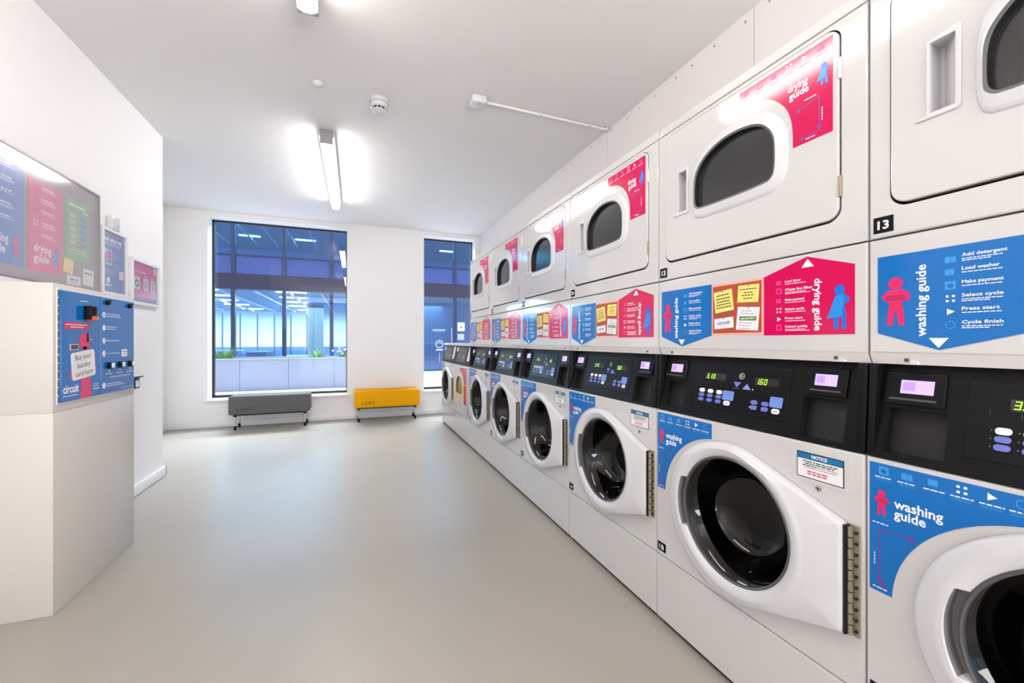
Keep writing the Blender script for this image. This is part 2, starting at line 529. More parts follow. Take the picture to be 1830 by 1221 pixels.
for x in (.06, .45, .85, 1.0):
    m = MB(); m.bbox(x - .008, -.004, -.026, x + .008, .030, 0, PLASTW, .003); m.build('clip', t)

# ------------------------------------------------------------------ pictograms
def figure(m, cx, z0, h, y, mt, cape=None, ly=.00025, sx=1.0):
    """plain round-headed person; arms akimbo, or with a short wrap to one side"""
    def P(pts, yy, mm): m.poly([(cx + a * h * sx, z0 + b * h) for a, b in pts], yy, mm)
    P([(a, b) for a, b in circ(0, .86, .125, 24)], y, mt)
    if cape:
        P([(-.13, .0), (-.03, .0), (-.02, .36), (.05, .36), (.06, .0), (.17, .0), (.15, .4), (.13, .55), (.26, .62), (.25, .68), (.14, .76), (.02, .77), (-.1, .72), (-.16, .5), (-.16, .3)], y, mt)
        P([(-.10, .74), (.06, .77), (.12, .70), (.06, .28), (-.12, .26), (-.33, .24), (-.24, .42), (-.16, .62)], y - ly, cape)
    else:
        P([(-.15, .0), (-.05, .0), (.0, .34), (.05, .0), (.15, .0), (.13, .3), (.1, .48), (.17, .5), (.24, .52), (.22, .66), (.13, .73), (-.13, .73), (-.24, .6), (-.21, .53), (-.1, .46), (-.13, .3)], y, mt)
        P([(-.15, .52), (.15, .50), (.2, .56), (.14, .62), (-.12, .62), (-.18, .57)], y - ly, FPINK2)
def arrow(m, x0, z0, x1, z1, y, mt, w=.0025):
    dx, dz = x1 - x0, z1 - z0
    L = math.hypot(dx, dz); ux, uz = dx / L, dz / L
    px, pz = -uz, ux
    e = L - .012
    m.poly([(x0 + px * w / 2, z0 + pz * w / 2), (x0 - px * w / 2, z0 - pz * w / 2), (x0 + ux * e - px * w / 2, z0 + uz * e - pz * w / 2), (x0 + ux * e + px * w / 2, z0 + uz * e + pz * w / 2)], y, mt)
    m.poly([(x1, z1), (x0 + ux * e + px * .006, z0 + uz * e + pz * .006), (x0 + ux * e - px * .006, z0 + uz * e - pz * .006)], y, mt)
def icon(m, kind, cx, cz, s, y, mt, mt2):
    if kind == 0:
        m.poly(rr(cx - s / 2, cz - s * .45, cx + s * .0, cz + s * .3, s * .08, 2), y, mt); m.poly(rr(cx + s * .05, cz - s * .45, cx + s / 2, cz + s * .25, s * .08, 2), y, mt)
    elif kind == 1:
        m.poly(rr(cx - s / 2, cz - s / 2, cx + s / 2, cz + s / 2, s * .1, 2), y, mt, [circ(cx, cz - s * .05, s * .3, 14)])
    elif kind == 2:
        m.poly(rr(cx - s / 2, cz - s * .35, cx + s * .35, cz + s * .35, s * .08, 2), y, mt)
    elif kind == 3:
        for a in (-.28, .28):
            for b in (-.28, .28):
                m.poly(rect(cx + (a - .13) * s, cz + (b - .13) * s, cx + (a + .13) * s, cz + (b + .13) * s), y, mt2)
    elif kind == 4:
        m.poly([(cx - s * .3, cz - s * .38), (cx + s * .4, cz), (cx - s * .3, cz + s * .38)], y, WHITE)
    else:
        m.poly(circ(cx, cz, s * .48, 20), y, mt, [circ(cx, cz, s * .38, 20)])

# ------------------------------------------------------------------ washer
U = .6815; MW = .676
def shear(p): return (p.x, p.y + .225 * (p.z - .80), p.z)
def seg7(m, d, x, z, h, y, mt):
    w = h * .55; t = h * .13
    S = {'0': 'abcdef', '1': 'bc', '3': 'abgcd', '6': 'afgecd'}[d]
    R = {'a': (0, h - t, w, h), 'd': (0, 0, w, t), 'g': (0, h / 2 - t / 2, w, h / 2 + t / 2), 'b': (w - t, h / 2, w, h), 'c': (w - t, 0, w, h / 2), 'e': (0, 0, t, h / 2), 'f': (0, h / 2, t, h)}
    for c in S:
        a, b, c2, d2 = R[c]; k = .12
        m.poly([(x + a + b * k, z + b), (x + c2 + b * k, z + b), (x + c2 + d2 * k, z + d2), (x + a + d2 * k, z + d2)], y, mt)
def console(t, x0=.0015, x1=.680):
    m = MB()
    def sh2(p): return (p.x, p.y + .06 * (p.z - .80), p.z)
    c = MB(fn=sh2)
    for a, b in ((x0, x0 + .014), (x1 - .020, x1)):
        c.bbox(a, -.001, .80, b, .10, 1.003, BLACKP, .003)
    m.v, m.f, m.m, m.mats = c.v, c.f, c.m, c.mats
    m.box(x0, .06, .80, x1, .70, 1.003, BLACKP)
    m.fn = shear
    recL = rr(.026, .812, .128, .910, .008, 3); recR = rr(.530, .808, .633, .910, .008, 3)
    m.slab(rect(x0 + .012, .80, x1 - .018, 1.003), 0, .06, BLACKP, .0, [recL, recR], hm=BLACKD)
    for r_ in (recL, recR): m.poly(r_, .0595 - .03, BLACKD)
    cb = m.build('console', t)
    for (a, b, da, db) in ((.020, .122, .050, .104), (.535, .630, .556, .607)):
        m = MB(fn=shear); m.slab(rr(a, .917, b, .986, .004, 2), -.006, .0, BLACKP, .003)
        m.slab(rect(a + .012, .928, b - .012, .932), -.0085, -.006, GREYGAP, 0)
        rd = m.build('card_reader', cb)
    # displays are sub-parts of the console as well
        m = MB(fn=shear); m.slab(rect(da, .942, db, .970), -.0075, -.006, LCDON, 0)
        m.poly(rect(da + .004, .948, da + (db - da) * .45, .966), -.0078, mat_lilac)
        o = m.build('display', cb)
    m = MB(fn=shear)
    m.slab(rr(.155, .835, .492, .976, .004, 2), -.0025, 0, PANELB, .002)
    y = -.003
    m.poly(rect(.208, .928, .288, .949), y, LCDB); m.poly(rect(.388, .925, .460, .947), y, LCDB)
    yy = y - .0003
    x = .212
    for d in '310': seg7(m, d, x, .931, .015, yy, LCDG); x += .0125
    m.poly(rect(.2225, .931, .2245, .933), yy, LCDG)
    x = .391
    for d in '160': seg7(m, d, x, .928, .016, yy, LCDG); x += .0125
    m.poly(rect(.4015, .928, .4035, .930), yy, LCDG)
    m.poly(circ(.343, .947, .010, 18), y, EMBL, [circ(.345, .947, .006, 12)]); m.poly(rect(.338, .945, .352, .949), yy, EMBL)
    for (a, b) in ((.183, .918), (.222, .914), (.236, .914), (.256, .913), (.274, .910), (.412, .912), (.432, .906)): m.poly(rect(a, b, a + .0012, b + .009), y, GREYGAP)
    m.poly(rect(.317, .9085, .338, .9095), y, EMBL)
    m.poly(circ(.385, .911, .0022, 8), y, KEYW); m.poly(circ(.384, .861, .0022, 8), y, KEYW)
    for cx in (.188, .222, .256):
        for cz in (.891, .8765, .862): m.poly(circ(cx + .0, cz, .0012, 6), y, EMBL)
    for cx in (.382, .416):
        for cz in (.8755,): m.poly(circ(cx, cz, .0012, 6), y, EMBL)
    cp = m.build('control_panel', cb)
    keys = [((.203 + .034 * i, .891 - .0145 * j), (.0105, .0062 if j == 0 else .0055), KEYW if j == 0 else KEYB) for j in range(3) for i in range(3)]
    keys += [((.304, .861), (.0115, .0068), KEYW), ((.4625, .860), (.0115, .0068), KEYW)]
    keys += [((.396 + .034 * i, .8755 - .0145 * j), (.0105, .006), KEYB) for j in range(2) for i in range(2)]
    for (cx, cz), (a, b), mt in keys:
        m = MB(fn=shear); m.slab(rr(cx - a, cz - b, cx + a, cz + b, b * .9, 3), -.0045, -.0025, mt, .0006)
        if mt is KEYW and cz < .87: m.poly(rect(cx - .006, cz - .001, cx + .006, cz + .001), -.0047, GREYGAP)
        m.build('button', cb)
    for a, b in ((.286, .325), (.443, .479)):
        m = MB(fn=shear); m.slab(rr(a, .870, b, .8985, .003, 2), -.0045, -.0025, KEYS, .0006); m.poly(rect(a + .008, .891, b - .008, .893), -.0047, KEYB); m.build('button', cb)
    for pts in ([(.318, .9285), (.331, .912), (.344, .9285)], [(.351, .909), (.378, .909), (.3645, .9255)]):
        m = MB(fn=shear); m.slab(pts, -.0045, -.0025, KEYB if pts[0][1] > .92 else KEYS, .0004); m.build('button', cb)
    return cb
mat_lilac = mat('lilac_print', (110, 80, 140), 0.4, emis=(210, 168, 240), es=0.44)

def hull_door():
    c1 = (.325, .512); r = .232
    pts = circ(c1[0], c1[1], r, 180) + [(.645, .634), (.647, .628), (.647, .389), (.645, .383)]
    pts = sorted(set(pts))
    def half(ps):
        h = []
        for p in ps:
            while len(h) >= 2 and (h[-1][0] - h[-2][0]) * (p[1] - h[-2][1]) - (h[-1][1] - h[-2][1]) * (p[0] - h[-2][0]) <= 0: h.pop()
            h.append(p)
        return h
    lo = half(pts); up = half(pts[::-1])
    return lo[:-1] + up[:-1]
def raycast(poly, c, t):
    dx, dz = math.cos(t), math.sin(t)
    best = 0
    for i in range(len(poly)):
        ax, az = poly[i][0] - c[0], poly[i][1] - c[1]
        bx, bz = poly[(i + 1) % len(poly)][0] - c[0], poly[(i + 1) % len(poly)][1] - c[1]
        ex, ez = bx - ax, bz - az
        den = dx * ez - dz * ex
        if abs(den) < 1e-12: continue
        s_ = (ax * ez - az * ex) / den
        u = (ax * dz - az * dx) / den
        if s_ > 0 and -1e-6 <= u <= 1 + 1e-6: best = max(best, s_)
    return best
GC = (.343, .520); GR = .183
def washer_door(t):
    H = hull_door()
    corner = [math.atan2(.634 - GC[1], .645 - GC[0]), math.atan2(.383 - GC[1], .645 - GC[0])]
    ang = sorted([2 * PI * i / 144 - PI for i in range(144)] + corner + [corner[0] + .006, corner[1] - .006])
    n = len(ang)
    rings = []
    def blend(a):  # grip recess on the left rim
        d = math.degrees(a) % 360
        return 1.0 if 157 < d < 206 else 0.0
    O = [raycast(H, GC, a) for a in ang]
    def ring(f, y): rings.append([(GC[0] + f(i) * math.cos(ang[i]), y(i) if callable(y) else y, GC[1] + f(i) * math.sin(ang[i])) for i in range(n)])
    ring(lambda i: O[i], -.002)
    ring(lambda i: O[i], -.018)
    ring(lambda i: O[i] - .003, -.023)
    ring(lambda i: O[i] - .009, -.026)
    g = [blend(a) for a in ang]
    ring(lambda i: min(.226, O[i] - .011), lambda i: -.029 if g[i] else -.027)
    ring(lambda i: min(.216 if g[i] else .216, O[i] - .013), lambda i: -.033 if g[i] else -.031)
    ring(lambda i: min(.209 if g[i] else .208, O[i] - .0155), -.034)
    ring(lambda i: min(.202, O[i] - .018) if g[i] else .193, lambda i: -.034 if g[i] else -.029)
    ring(lambda i: min(.200, O[i] - .0195) if g[i] else .185, lambda i: -.031 if g[i] else -.024)
    ring(lambda i: min(.1995, O[i] - .020) if g[i] else GR, lambda i: -.004 if g[i] else -.020)
    ring(lambda i: GR, lambda i: -.003 if g[i] else -.004)
    vs = [p for r in rings for p in r]
    fs = []; fg = []
    for k in range(len(rings) - 1):
        for i in range(n):
            j = (i + 1) % n
            f = (k * n + i, k * n + j, (k + 1) * n + j, (k + 1) * n + i)
            (fg if (k >= 8 and g[i] and g[j]) else fs).append(f)
    m = MB(); m.add(vs, fs, PLASTW)
    m.add(vs, fg, RECG)
    d = m.build('door', t, smooth=40)
    m = MB()
    P = [(GR + .001, -.004), (GR + .001, -.022), (GR - .002, -.0245), (GR - .006, -.022), (GR - .007, -.012)]
    v2 = []; f2 = []; N = 96
    for r, y in P:
        for i in range(N):
            a = 2 * PI * i / N; v2.append((GC[0] + r * math.cos(a), y, GC[1] + r * math.sin(a)))
    for k in range(len(P) - 1):
        for i in range(N):
            j = (i + 1) % N; f2.append((k * N + i, k * N + j, (k + 1) * N + j, (k + 1) * N + i))
    m.add(v2, f2, RIM); m.build('glass_rim', d)
    m = MB(); m.lathe([(GR - .006, -.016), (GR - .012, -.010), (.160, .004), (.150, .03), (.138, .062), (.122, .085), (.10, .098), (.06, .104), (.012, .106)], (GC[0], 0, GC[1]), BOWL, 'Y', 72)
    m.f.pop(-2); m.m.pop(-2)
    m.build('glass_bowl', d, smooth=60)
    m = MB()
    m.box(.6475, -.020, .383, .652, 0, .632, BLACKD)
    m.bbox(.652, -.004, .381, .672, 0, .634, HINGEM, .001, 1)
    for i in range(10):
        z = .384 + i * .0248
        m.rod((.6555, -.009, z), (.6555, -.009, z + .022), .006, HINGEM, 8)
        m.lathe([(.0035, -.005), (.0035, -.0085), (.002, -.0095)], (.6668, 0, z + .011), BLACKD, 'Y', 8)
    m.build('hinge', t)
def washer_label(t):
    m = MB()
    y = -.0008; l = .0003
    pts = [(.008, .788), (.008, .509)] + [(.290 + .242 * math.cos(math.radians(178 - i * 4)), .500 + .242 * math.sin(math.radians(178 - i * 4))) for i in range(20)] + [(.258, .7399), (.258, .788)]
    m.slab(pts, y, 0, BLUE, 0)
    y -= l
    m.text('washing', .052, .701, .027, y, WHITE, width=.078, bold=.022)
    m.text('guide', .052, .680, .027, y, WHITE, width=.052, bold=.022)
    figure(m, .030, .676, .056, y, FPINK)
    for i, cx in enumerate((.034, .074, .116, .156, .195, .232)):
        cz = .773 - .0000 * i
        icon(m, (1, 0, 2, 3, 4, 5)[i], cx, cz, .018, y, LBLUE, WHITE)
        m.bar(cx - .016, cx + .016, .7585, .0022, y, WHITE)
        if i != 2:
            m.bar(cx - .014, cx + .012, .7545, .0012, y, LBLUE); m.bar(cx - .014, cx + .014, .7515, .0012, y, LBLUE)
    m.bar(.014, .042, .658, .0024, y, WHITE); m.bar(.014, .040, .5175, .0024, y, WHITE)
    m.bar(.0, .0, 0, .002, y, WHITE)
    for k in range(4): m.poly(rect(.0165, .566 + k * .007, .0185, .571 + k * .007), y, WHITE)
    arrow(m, .026, .645, .090, .645, y, PURPLE); arrow(m, .026, .645, .026, .526, y, PURPLE); arrow(m, .026, .526, .042, .526, y, PURPLE)
    m.build('washing_guide_label', t)
def notice(t):
    m = MB()
    m.slab(rr(.513, .699, .654, .785, .007, 4), -.0008, 0, ENAMEL, .0005)
    m.slab(rect(.530, .709, .639, .773), -.0014, -.0008, BLACKD)
    y = -.0017
    m.poly(rect(.532, .7575, .637, .771), y, NBLUE); m.poly(rect(.532, .711, .637, .756), y, NOTEW)
    y -= .0003
    m.text('NOTICE', .5845, .7605, .0115, y, WHITE, width=.036, bold=.03, align='CENTER')
    for i, (z, a, b) in enumerate(((.7505, .545, .626), (.7455, .551, .619), (.7405, .545, .578), (.7405, .580, .626), (.7355, .548, .622))): m.bar(a, b, z, .0026 if i < 3 else .0014, y, INK if i < 3 else GREYGAP)
    m.bar(.556, .606, .7265, .0030, y, RED); m.bar(.556, .606, .7205, .0030, y, RED)
    m.build('notice_sticker', t)
def base_unit(t):
    """white body with a round opening, kick panel"""
    hole = circ(GC[0], GC[1], .176, 64)
    m = MB()
    m.slab(rect(.0015, .03, .680, .80), .013, .70, ENAMEL, 0, [], back=True) if False else None
    m.slab(rect(.0015, .03, .680, .80), .013, .70, ENAMEL, 0, [hole], back=False, hm=DRUM)
    m.add([(.003, .70, .03), (.680, .70, .03), (.680, .70, .80), (.003, .70, .80)], [(1, 0, 3, 2)], ENAMEL)
    m.slab(rect(.0015, .2575, .680, .798), 0, .013, ENAMEL, .004, [hole], hm=BLACKD)
    m.box(.02, .02, 0, .66, .68, .03, BLACKD)
    m.build('body', t)
    m = MB(); m.slab(rect(.0015, .022, .680, .2545), 0, .013, ENAMEL, .004); m.build('kick_panel', t)
def build_washer():
    t = thing('washing_machine', '', 'washing machine')
    base_unit(t)
    m = MB()
    m.lathe([(.1755, .014), (.1755, .40), (.10, .42), (.02, .42)], (GC[0], 0, GC[1]), DRUM, 'Y', 64)
    m.f.pop(-2); m.m.pop(-2)
    for k in range(3):
        a = 2 * PI * k / 3 + .5
        m.rod((GC[0] + .165 * math.cos(a), .08, GC[1] + .165 * math.sin(a)), (GC[0] + .165 * math.cos(a), .40, GC[1] + .165 * math.sin(a)), .02, STEEL, 10)
    m.build('drum', t)
    washer_door(t)
    washer_label(t)
    notice(t)
    m = MB(); m.lathe([(.007, 0), (.007, -.002), (.005, -.003)], (.582, 0, .691), STEEL, 'Y', 14); m.lathe([(.002, -.003), (.002, -.0035)], (.582, 0, .691), BLACKD, 'Y', 6); m.build('lock', t)
    console(t)
    return t
def number_tag(t, n, x0, z0, w, h, sh=0):
    m = MB(); m.slab(rect(x0, z0, x0 + w, z0 + h), -.001, 0, BLACKP)
    m.text(n, x0 + w / 2, z0 + h * .24, h * .72, -.0013, WHITE, width=w * (.58 if len(n) > 1 else .32), bold=.03, align='CENTER')
    o = m.build('number_tag', t, shift=(0, 0, sh)); return o

WX0, DX0 = 1.065, 1.075
R90 = -PI / 2
NEAR_Y = .5755
w_labels = {
 0: ('14', 'nearest white washing machine, cut off at the bottom right corner of the view'),
 1: ('12', 'white washing machine with tag 12 and large round black door, below dryer 11'),
 2: ('10', 'white washing machine with round black door, next beyond the one tagged 12'),
 3: ('8', 'white washing machine, third from the right in the row, with blue guide label'),
 4: ('6', 'white washing machine, fourth from the right, seen at a slant'),
 5: ('4', 'white washing machine under the farthest of the stacked dryers'),
}
proto = build_washer()
for k in range(6):
    t = proto if k == 0 else copy_tree(proto)
    t.location = (WX0, NEAR_Y + k * U, 0); t.rotation_euler = (0, 0, R90)
    tag(t, w_labels[k][1], 'washing machine', 'front-loading washing machines along the right wall')
    number_tag(t, w_labels[k][0], .009, .274, .041, .032)
    t['_'] = 0; del t['_']

# ------------------------------------------------------------------ dryer
WINP = ccw([(.186, 1.597), (.209, 1.636), (.248, 1.664), (.302, 1.680), (.353, 1.681), (.399, 1.673), (.429, 1.660), (.451, 1.638), (.464, 1.613), (.468, 1.589), (.468, 1.524), (.461, 1.502), (.440, 1.491), (.209, 1.491), (.190, 1.501), (.184, 1.522)])
def smooth_loop(p, it=2):
    for _ in range(it):
        q = []
        for i in range(len(p)):
            a, b = p[i], p[(i + 1) % len(p)]
            q += [(a[0] * .75 + b[0] * .25, a[1] * .75 + b[1] * .25), (a[0] * .25 + b[0] * .75, a[1] * .25 + b[1] * .75)]
        p = q
    return p
WINP = smooth_loop(WINP)
DS = -1.003
def build_dryer():
    t = thing('tumble_dryer', '', 'tumble dryer')
    S = (0, 0, DS)
    m = MB()
    m.box(.0015, .045, 1.003, .680, .70, 1.85, ENAMEL)
    dh = rr(.040, 1.338, .627, 1.804, .032, 6)
    m.slab(rect(.0015, 1.279, .680, 1.8165), 0, .045, ENAMEL, .004, [dh], hm=GREYGAP)
    m.poly(dh, .0445, GREYGAP)
    m.slab(rect(.0015, 1.8195, .680, 1.85), .001, .045, ENAMEL, .004)
    m.bar(.292, .378, 1.3265, .003, -.0003, GREYT); m.bar(.253, .442, 1.3155, .002, -.0003, GREYT)
    m.build('body', t, shift=S)
    m = MB()   # lower access panel with a chamfered underside
    o = [(.0015, 1.0265), (.680, 1.0265), (.680, 1.2755), (.0015, 1.2755)]
    m.slab(o, 0, .045, ENAMEL, .004)
    m.box(.0015, .0137, 1.0035, .680, .045, 1.028, PANELW)
    m.add([(.0015, .002, 1.0275), (.680, .002, 1.0275), (.680, .0135, 1.0035), (.0015, .0135, 1.0035)], [(0, 3, 2, 1), (0, 1, 2, 3)][:1], PANELW)
    m.build('access_panel', t, shift=S)
    for x in (.066, .612):
        m = MB(); m.lathe([(.020, .006), (.016, .001), (.006, -.001)], (x, .008, 1.006), ENAMEL, 'Y', 20); m.lathe([(.004, 0), (.004, -.002)], (x, .005, 1.013), GREYGAP, 'Y', 10)
        m.v = [Vector((p.x, p.y, max(p.z, 1.0035))) for p in m.v]
        m.build('latch', t, shift=S)
    # door
    hp = rect(.1065, 1.5075, .1475, 1.6465)
    m = MB()
    m.slab(rr(.0415, 1.3445, .6225, 1.8025, .030, 6), -.003, .013, ENAMEL, .003, [hp, WINP])
    # grip pocket
    z0, z1 = 1.508, 1.646
    m.add([(.107, -.003, z0), (.107, .034, z0), (.147, -.003, z0), (.107, -.003, z1), (.107, .034, z1), (.147, -.003, z1), (.114, .034, z0), (.114, .034, z1)],
          [(0, 3, 4, 1), (1, 4, 7, 6), (6, 7, 5, 2), (0, 1, 6, 2), (3, 5, 7, 4)], PLASTW)
    d = m.build('door', t, shift=S)
    m = MB()
    m.slab([(.084, 1.497), (.148, 1.497), (.153, 1.503), (.153, 1.655), (.148, 1.659), (.102, 1.650), (.102, 1.504), (.086, 1.502)], -.0065, -.003, PLASTW, .001, [rect(.1075, 1.5065, .1455, 1.6455)])
    m.build('handle', d, shift=S)
    m = MB()
    mnx = min(p[0] for p in WINP)
    sq = lambda lp: [(mnx + (a - mnx) * .4, b) if a < mnx else (a, b) for a, b in lp]
    L = [(offs(WINP, .034), -.003), (offs(WINP, .030), -.0065), (offs(WINP, .024), -.009), (offs(WINP, .007), -.012), (offs(WINP, .003), -.0125)]
    L = [(sq(a), b) for a, b in L]
    for (A, ya), (B, yb) in zip(L[:-1], L[1:]): m.strip(B, yb, A, ya, PLASTW)
    m.strip(offs(WINP, -.0035), -.010, L[-1][0], L[-1][1], GASKET)
    m.strip(offs(WINP, -.0045), .008, offs(WINP, -.0035), -.010, BLACKD)
    m.build('window_frame', d, shift=S, smooth=50)
    m = MB(); m.poly(offs(WINP, -.001), .006, DGLASS); m.build('window_glass', d, shift=S)
    for z in (1.70, 1.42):
        m = MB(); m.bbox(.6215, -.005, z - .025, .6285, .006, z + .025, PLASTW if z > 1.6 else HINGEM, .001, 1); m.build('hinge', t, shift=S)
    # pink label on the door
    m = MB(); y = -.0036; l = .0003
    arc = [(.355, 1.750), (.41, 1.741), (.450, 1.722), (.478, 1.697), (.498, 1.668), (.509, 1.637), (.5135, 1.603), (.514, 1.558)]
    for _ in range(2): arc = [arc[0]] + [q for a, b in zip(arc[:-1], arc[1:]) for q in ((a[0] * .75 + b[0] * .25, a[1] * .75 + b[1] * .25), (a[0] * .25 + b[0] * .75, a[1] * .25 + b[1] * .75))] + [arc[-1]]
    pts = [(.355, 1.789)] + arc + [(.610, 1.558), (.610, 1.789)]
    m.slab(pts, y, -.003, PINK); y -= l
    m.text('drying', .500, 1.708, .026, y, WHITE, width=.052, bold=.022); m.text('guide', .504, 1.687, .026, y, WHITE, width=.050, bold=.022)
    figure(m, .590, 1.682, .054, y, FBLUE, FBLUE2)
    for i, cx in enumerate((.378, .420, .462, .503, .543, .583)):
        icon(m, (2, 1, 2, 3, 4, 0)[i], cx, 1.776, .018, y, LPINK, WHITE); m.bar(cx - .015, cx + .015, 1.7625, .0022, y, WHITE)
        m.bar(cx - .013, cx + .012, 1.7585, .0012, y, LPINK)
    m.bar(.543, .572, 1.6665, .0024, y, WHITE); m.bar(.546, .570, 1.5665, .0024, y, WHITE)
    for k in range(5): m.poly(rect(.585, 1.596 + k * .007, .5872, 1.601 + k * .007), y, WHITE)
    arrow(m, .579, 1.660, .520, 1.645, y, PURPLE); arrow(m, .579, 1.660, .579, 1.575, y, PURPLE); arrow(m, .579, 1.575, .528, 1.571, y, PURPLE)
    m.build('drying_guide_label', d, shift=S)
    # wide label on the access panel
    m = MB(); y = -.0008
    m.slab([(.018, 1.236), (.018, 1.070), (.120, 1.035), (.248, 1.071), (.248, 1.236)], y, 0, BLUE)
    y -= l
    figure(m, .050, 1.086, .104, y, FPINK, sx=1.0)
    m.text('washing guide', .0995, 1.062, .0225, y, WHITE, width=.146, rot=90, bold=.02)
    m.poly([(.104, 1.059), (.134, 1.059), (.119, 1.039)], y, WHITE)
    ws = ['Add detergent', 'Load washer', 'Make payment', 'Select cycle', 'Press start', 'Cycle finish']
    for i, s_ in enumerate(ws):
        z = 1.2135 - i * .0255
        icon(m, (0, 2, 1, 3, 4, 5)[i], .136, z - .002, .016, y, LBLUE, WHITE)
        m.text(s_, .152, z, .0088, y, WHITE, width=.0045 * len(s_), bold=.02)
        m.bar(.152, .205, z - .0045, .0016, y, WHITE)
        if i in (0, 3, 5): m.bar(.152, .190, z - .008, .0016, y, WHITE)
    m.build('washing_guide_label', t, shift=S)
    m = MB(); y = -.0008
    m.slab(rect(.250, 1.072, .428, 1.233), y, 0, CORKF); y -= l
    m.poly(rect(.254, 1.078, .423, 1.226), y, CORK); y -= l
    def note(p, mt, lines, ink, hgt=.0022):
        yy = y
        m.poly(p, yy, mt)
        c = ((p[0][0] + p[1][0]) / 2, (p[0][1] + p[1][1]) / 2)
        m.poly(circ(c[0], c[1] - .003, .0022, 10), yy - l, GREYGAP)
        ax, az = p[1][0] - p[0][0], p[1][1] - p[0][1]; bx, bz = p[3][0] - p[0][0], p[3][1] - p[0][1]
        for v, u0, u1 in lines:
            q = [(p[0][0] + ax * u + bx * w, p[0][1] + az * u + bz * w) for u, w in ((u0, v), (u1, v), (u1, v + .055), (u0, v + .055))]
            n = max(2, int((u1 - u0) * 8))
            for k in range(n):
                a0, a1 = k / n, (k + .78) / n
                m.poly([(q[0][0] + (q[1][0] - q[0][0]) * a0, q[0][1] + (q[1][1] - q[0][1]) * a0), (q[0][0] + (q[1][0] - q[0][0]) * a1, q[0][1] + (q[1][1] - q[0][1]) * a1),
                        (q[3][0] + (q[2][0] - q[3][0]) * a1, q[3][1] + (q[2][1] - q[3][1]) * a1), (q[3][0] + (q[2][0] - q[3][0]) * a0, q[3][1] + (q[2][1] - q[3][1]) * a0)], yy - l, ink)
    note([(.257, 1.207), (.325, 1.214), (.333, 1.149), (.264, 1.141)], NOTEY, [(.18, .15, .85), (.34, .12, .88), (.48, .15, .85), (.62, .1, .9), (.76, .1, .92)], INK)
    note([(.348, 1.219), (.417, 1.217), (.413, 1.165), (.344, 1.169)], NOTEY, [(.22, .1, .9), (.42, .3, .75), (.58, .2, .8), (.76, .3, .75)], INK)
    note([(.259, 1.123), (.330, 1.128), (.332, 1.095), (.261, 1.091)], NOTEW, [(.8, .3, .8)], GREYT)
    m.text('circuit', .296, 1.1055, .017, y - l, INKB, width=.046, bold=.02, align='CENTER', rot=4)
    note([(.346, 1.156), (.418, 1.150), (.412, 1.083), (.339, 1.088)], NOTEW, [(.14, .2, .7), (.26, .15, .8), (.66, .15, .75), (.78, .15, .7), (.9, .15, .7)], GREYT)
    m.poly([(.352, 1.127), (.408, 1.124), (.407, 1.112), (.351, 1.115)], y - l, OLIVE); m.bar(.357, .402, 1.1195, .003, y - 2 * l, NOTEW)
    m.build('noticeboard_label', t, shift=S)
    m = MB(); y = -.0008
    m.slab([(.430, 1.069), (.655, 1.069), (.655, 1.231), (.548, 1.268), (.430, 1.232)], y, 0, PINK); y -= l
    figure(m, .623, 1.081, .108, y, FBLUE, FBLUE2, sx=.80)
    m.text('drying guide', .5665, 1.209, .0245, y, WHITE, width=.130, rot=-90, bold=.022)
    m.poly([(.534, 1.241), (.565, 1.241), (.5495, 1.262)], y, WHITE)
    for i, (s_, z) in enumerate((('Load dryer', 1.209), ('Clean lint filter', 1.187), ('Make payment', 1.160), ('Select cycle', 1.135), ('Press start', 1.111), ('Unload quickly', 1.089))):
        icon(m, (2, 1, 2, 3, 4, 1)[i], .474, z + .001, .016, y, LPINK, WHITE)
        m.text(s_, .491, z, .0088, y, WHITE, width=.0042 * len(s_), bold=.02)
        m.bar(.491, .545, z - .0045, .0016, y, WHITE)
        if i in (1, 5): m.bar(.491, .556, z - .008, .0016, y, WHITE)
    m.build('drying_guide_label', t, shift=S)
    return t
d_labels = {
 0: ('13', 'nearest white tumble dryer, tag 13, cut off by the right edge of the view'),
 1: ('11', 'white tumble dryer tagged 11, its pink label crossed by a bright lamp reflection'),
 2: ('9', 'white tumble dryer tagged 9, directly left of the one tagged 11'),
 3: ('7', 'white tumble dryer, fourth from the right in the upper row'),
 4: ('5', 'white tumble dryer, second from the far end of the upper row'),
 5: ('3', 'white tumble dryer at the far end of the upper row, beside the narrow window'),
}
dproto = build_dryer()
for k in range(6):
    t = dproto if k == 0 else copy_tree(dproto)
    t.location = (DX0, NEAR_Y + k * U, 1.003); t.rotation_euler = (0, 0, R90)
    tag(t, d_labels[k][1], 'tumble dryer', 'tumble dryers stacked on the washing machines')
    number_tag(t, d_labels[k][0], .010, 1.289, .036, .035, DS)

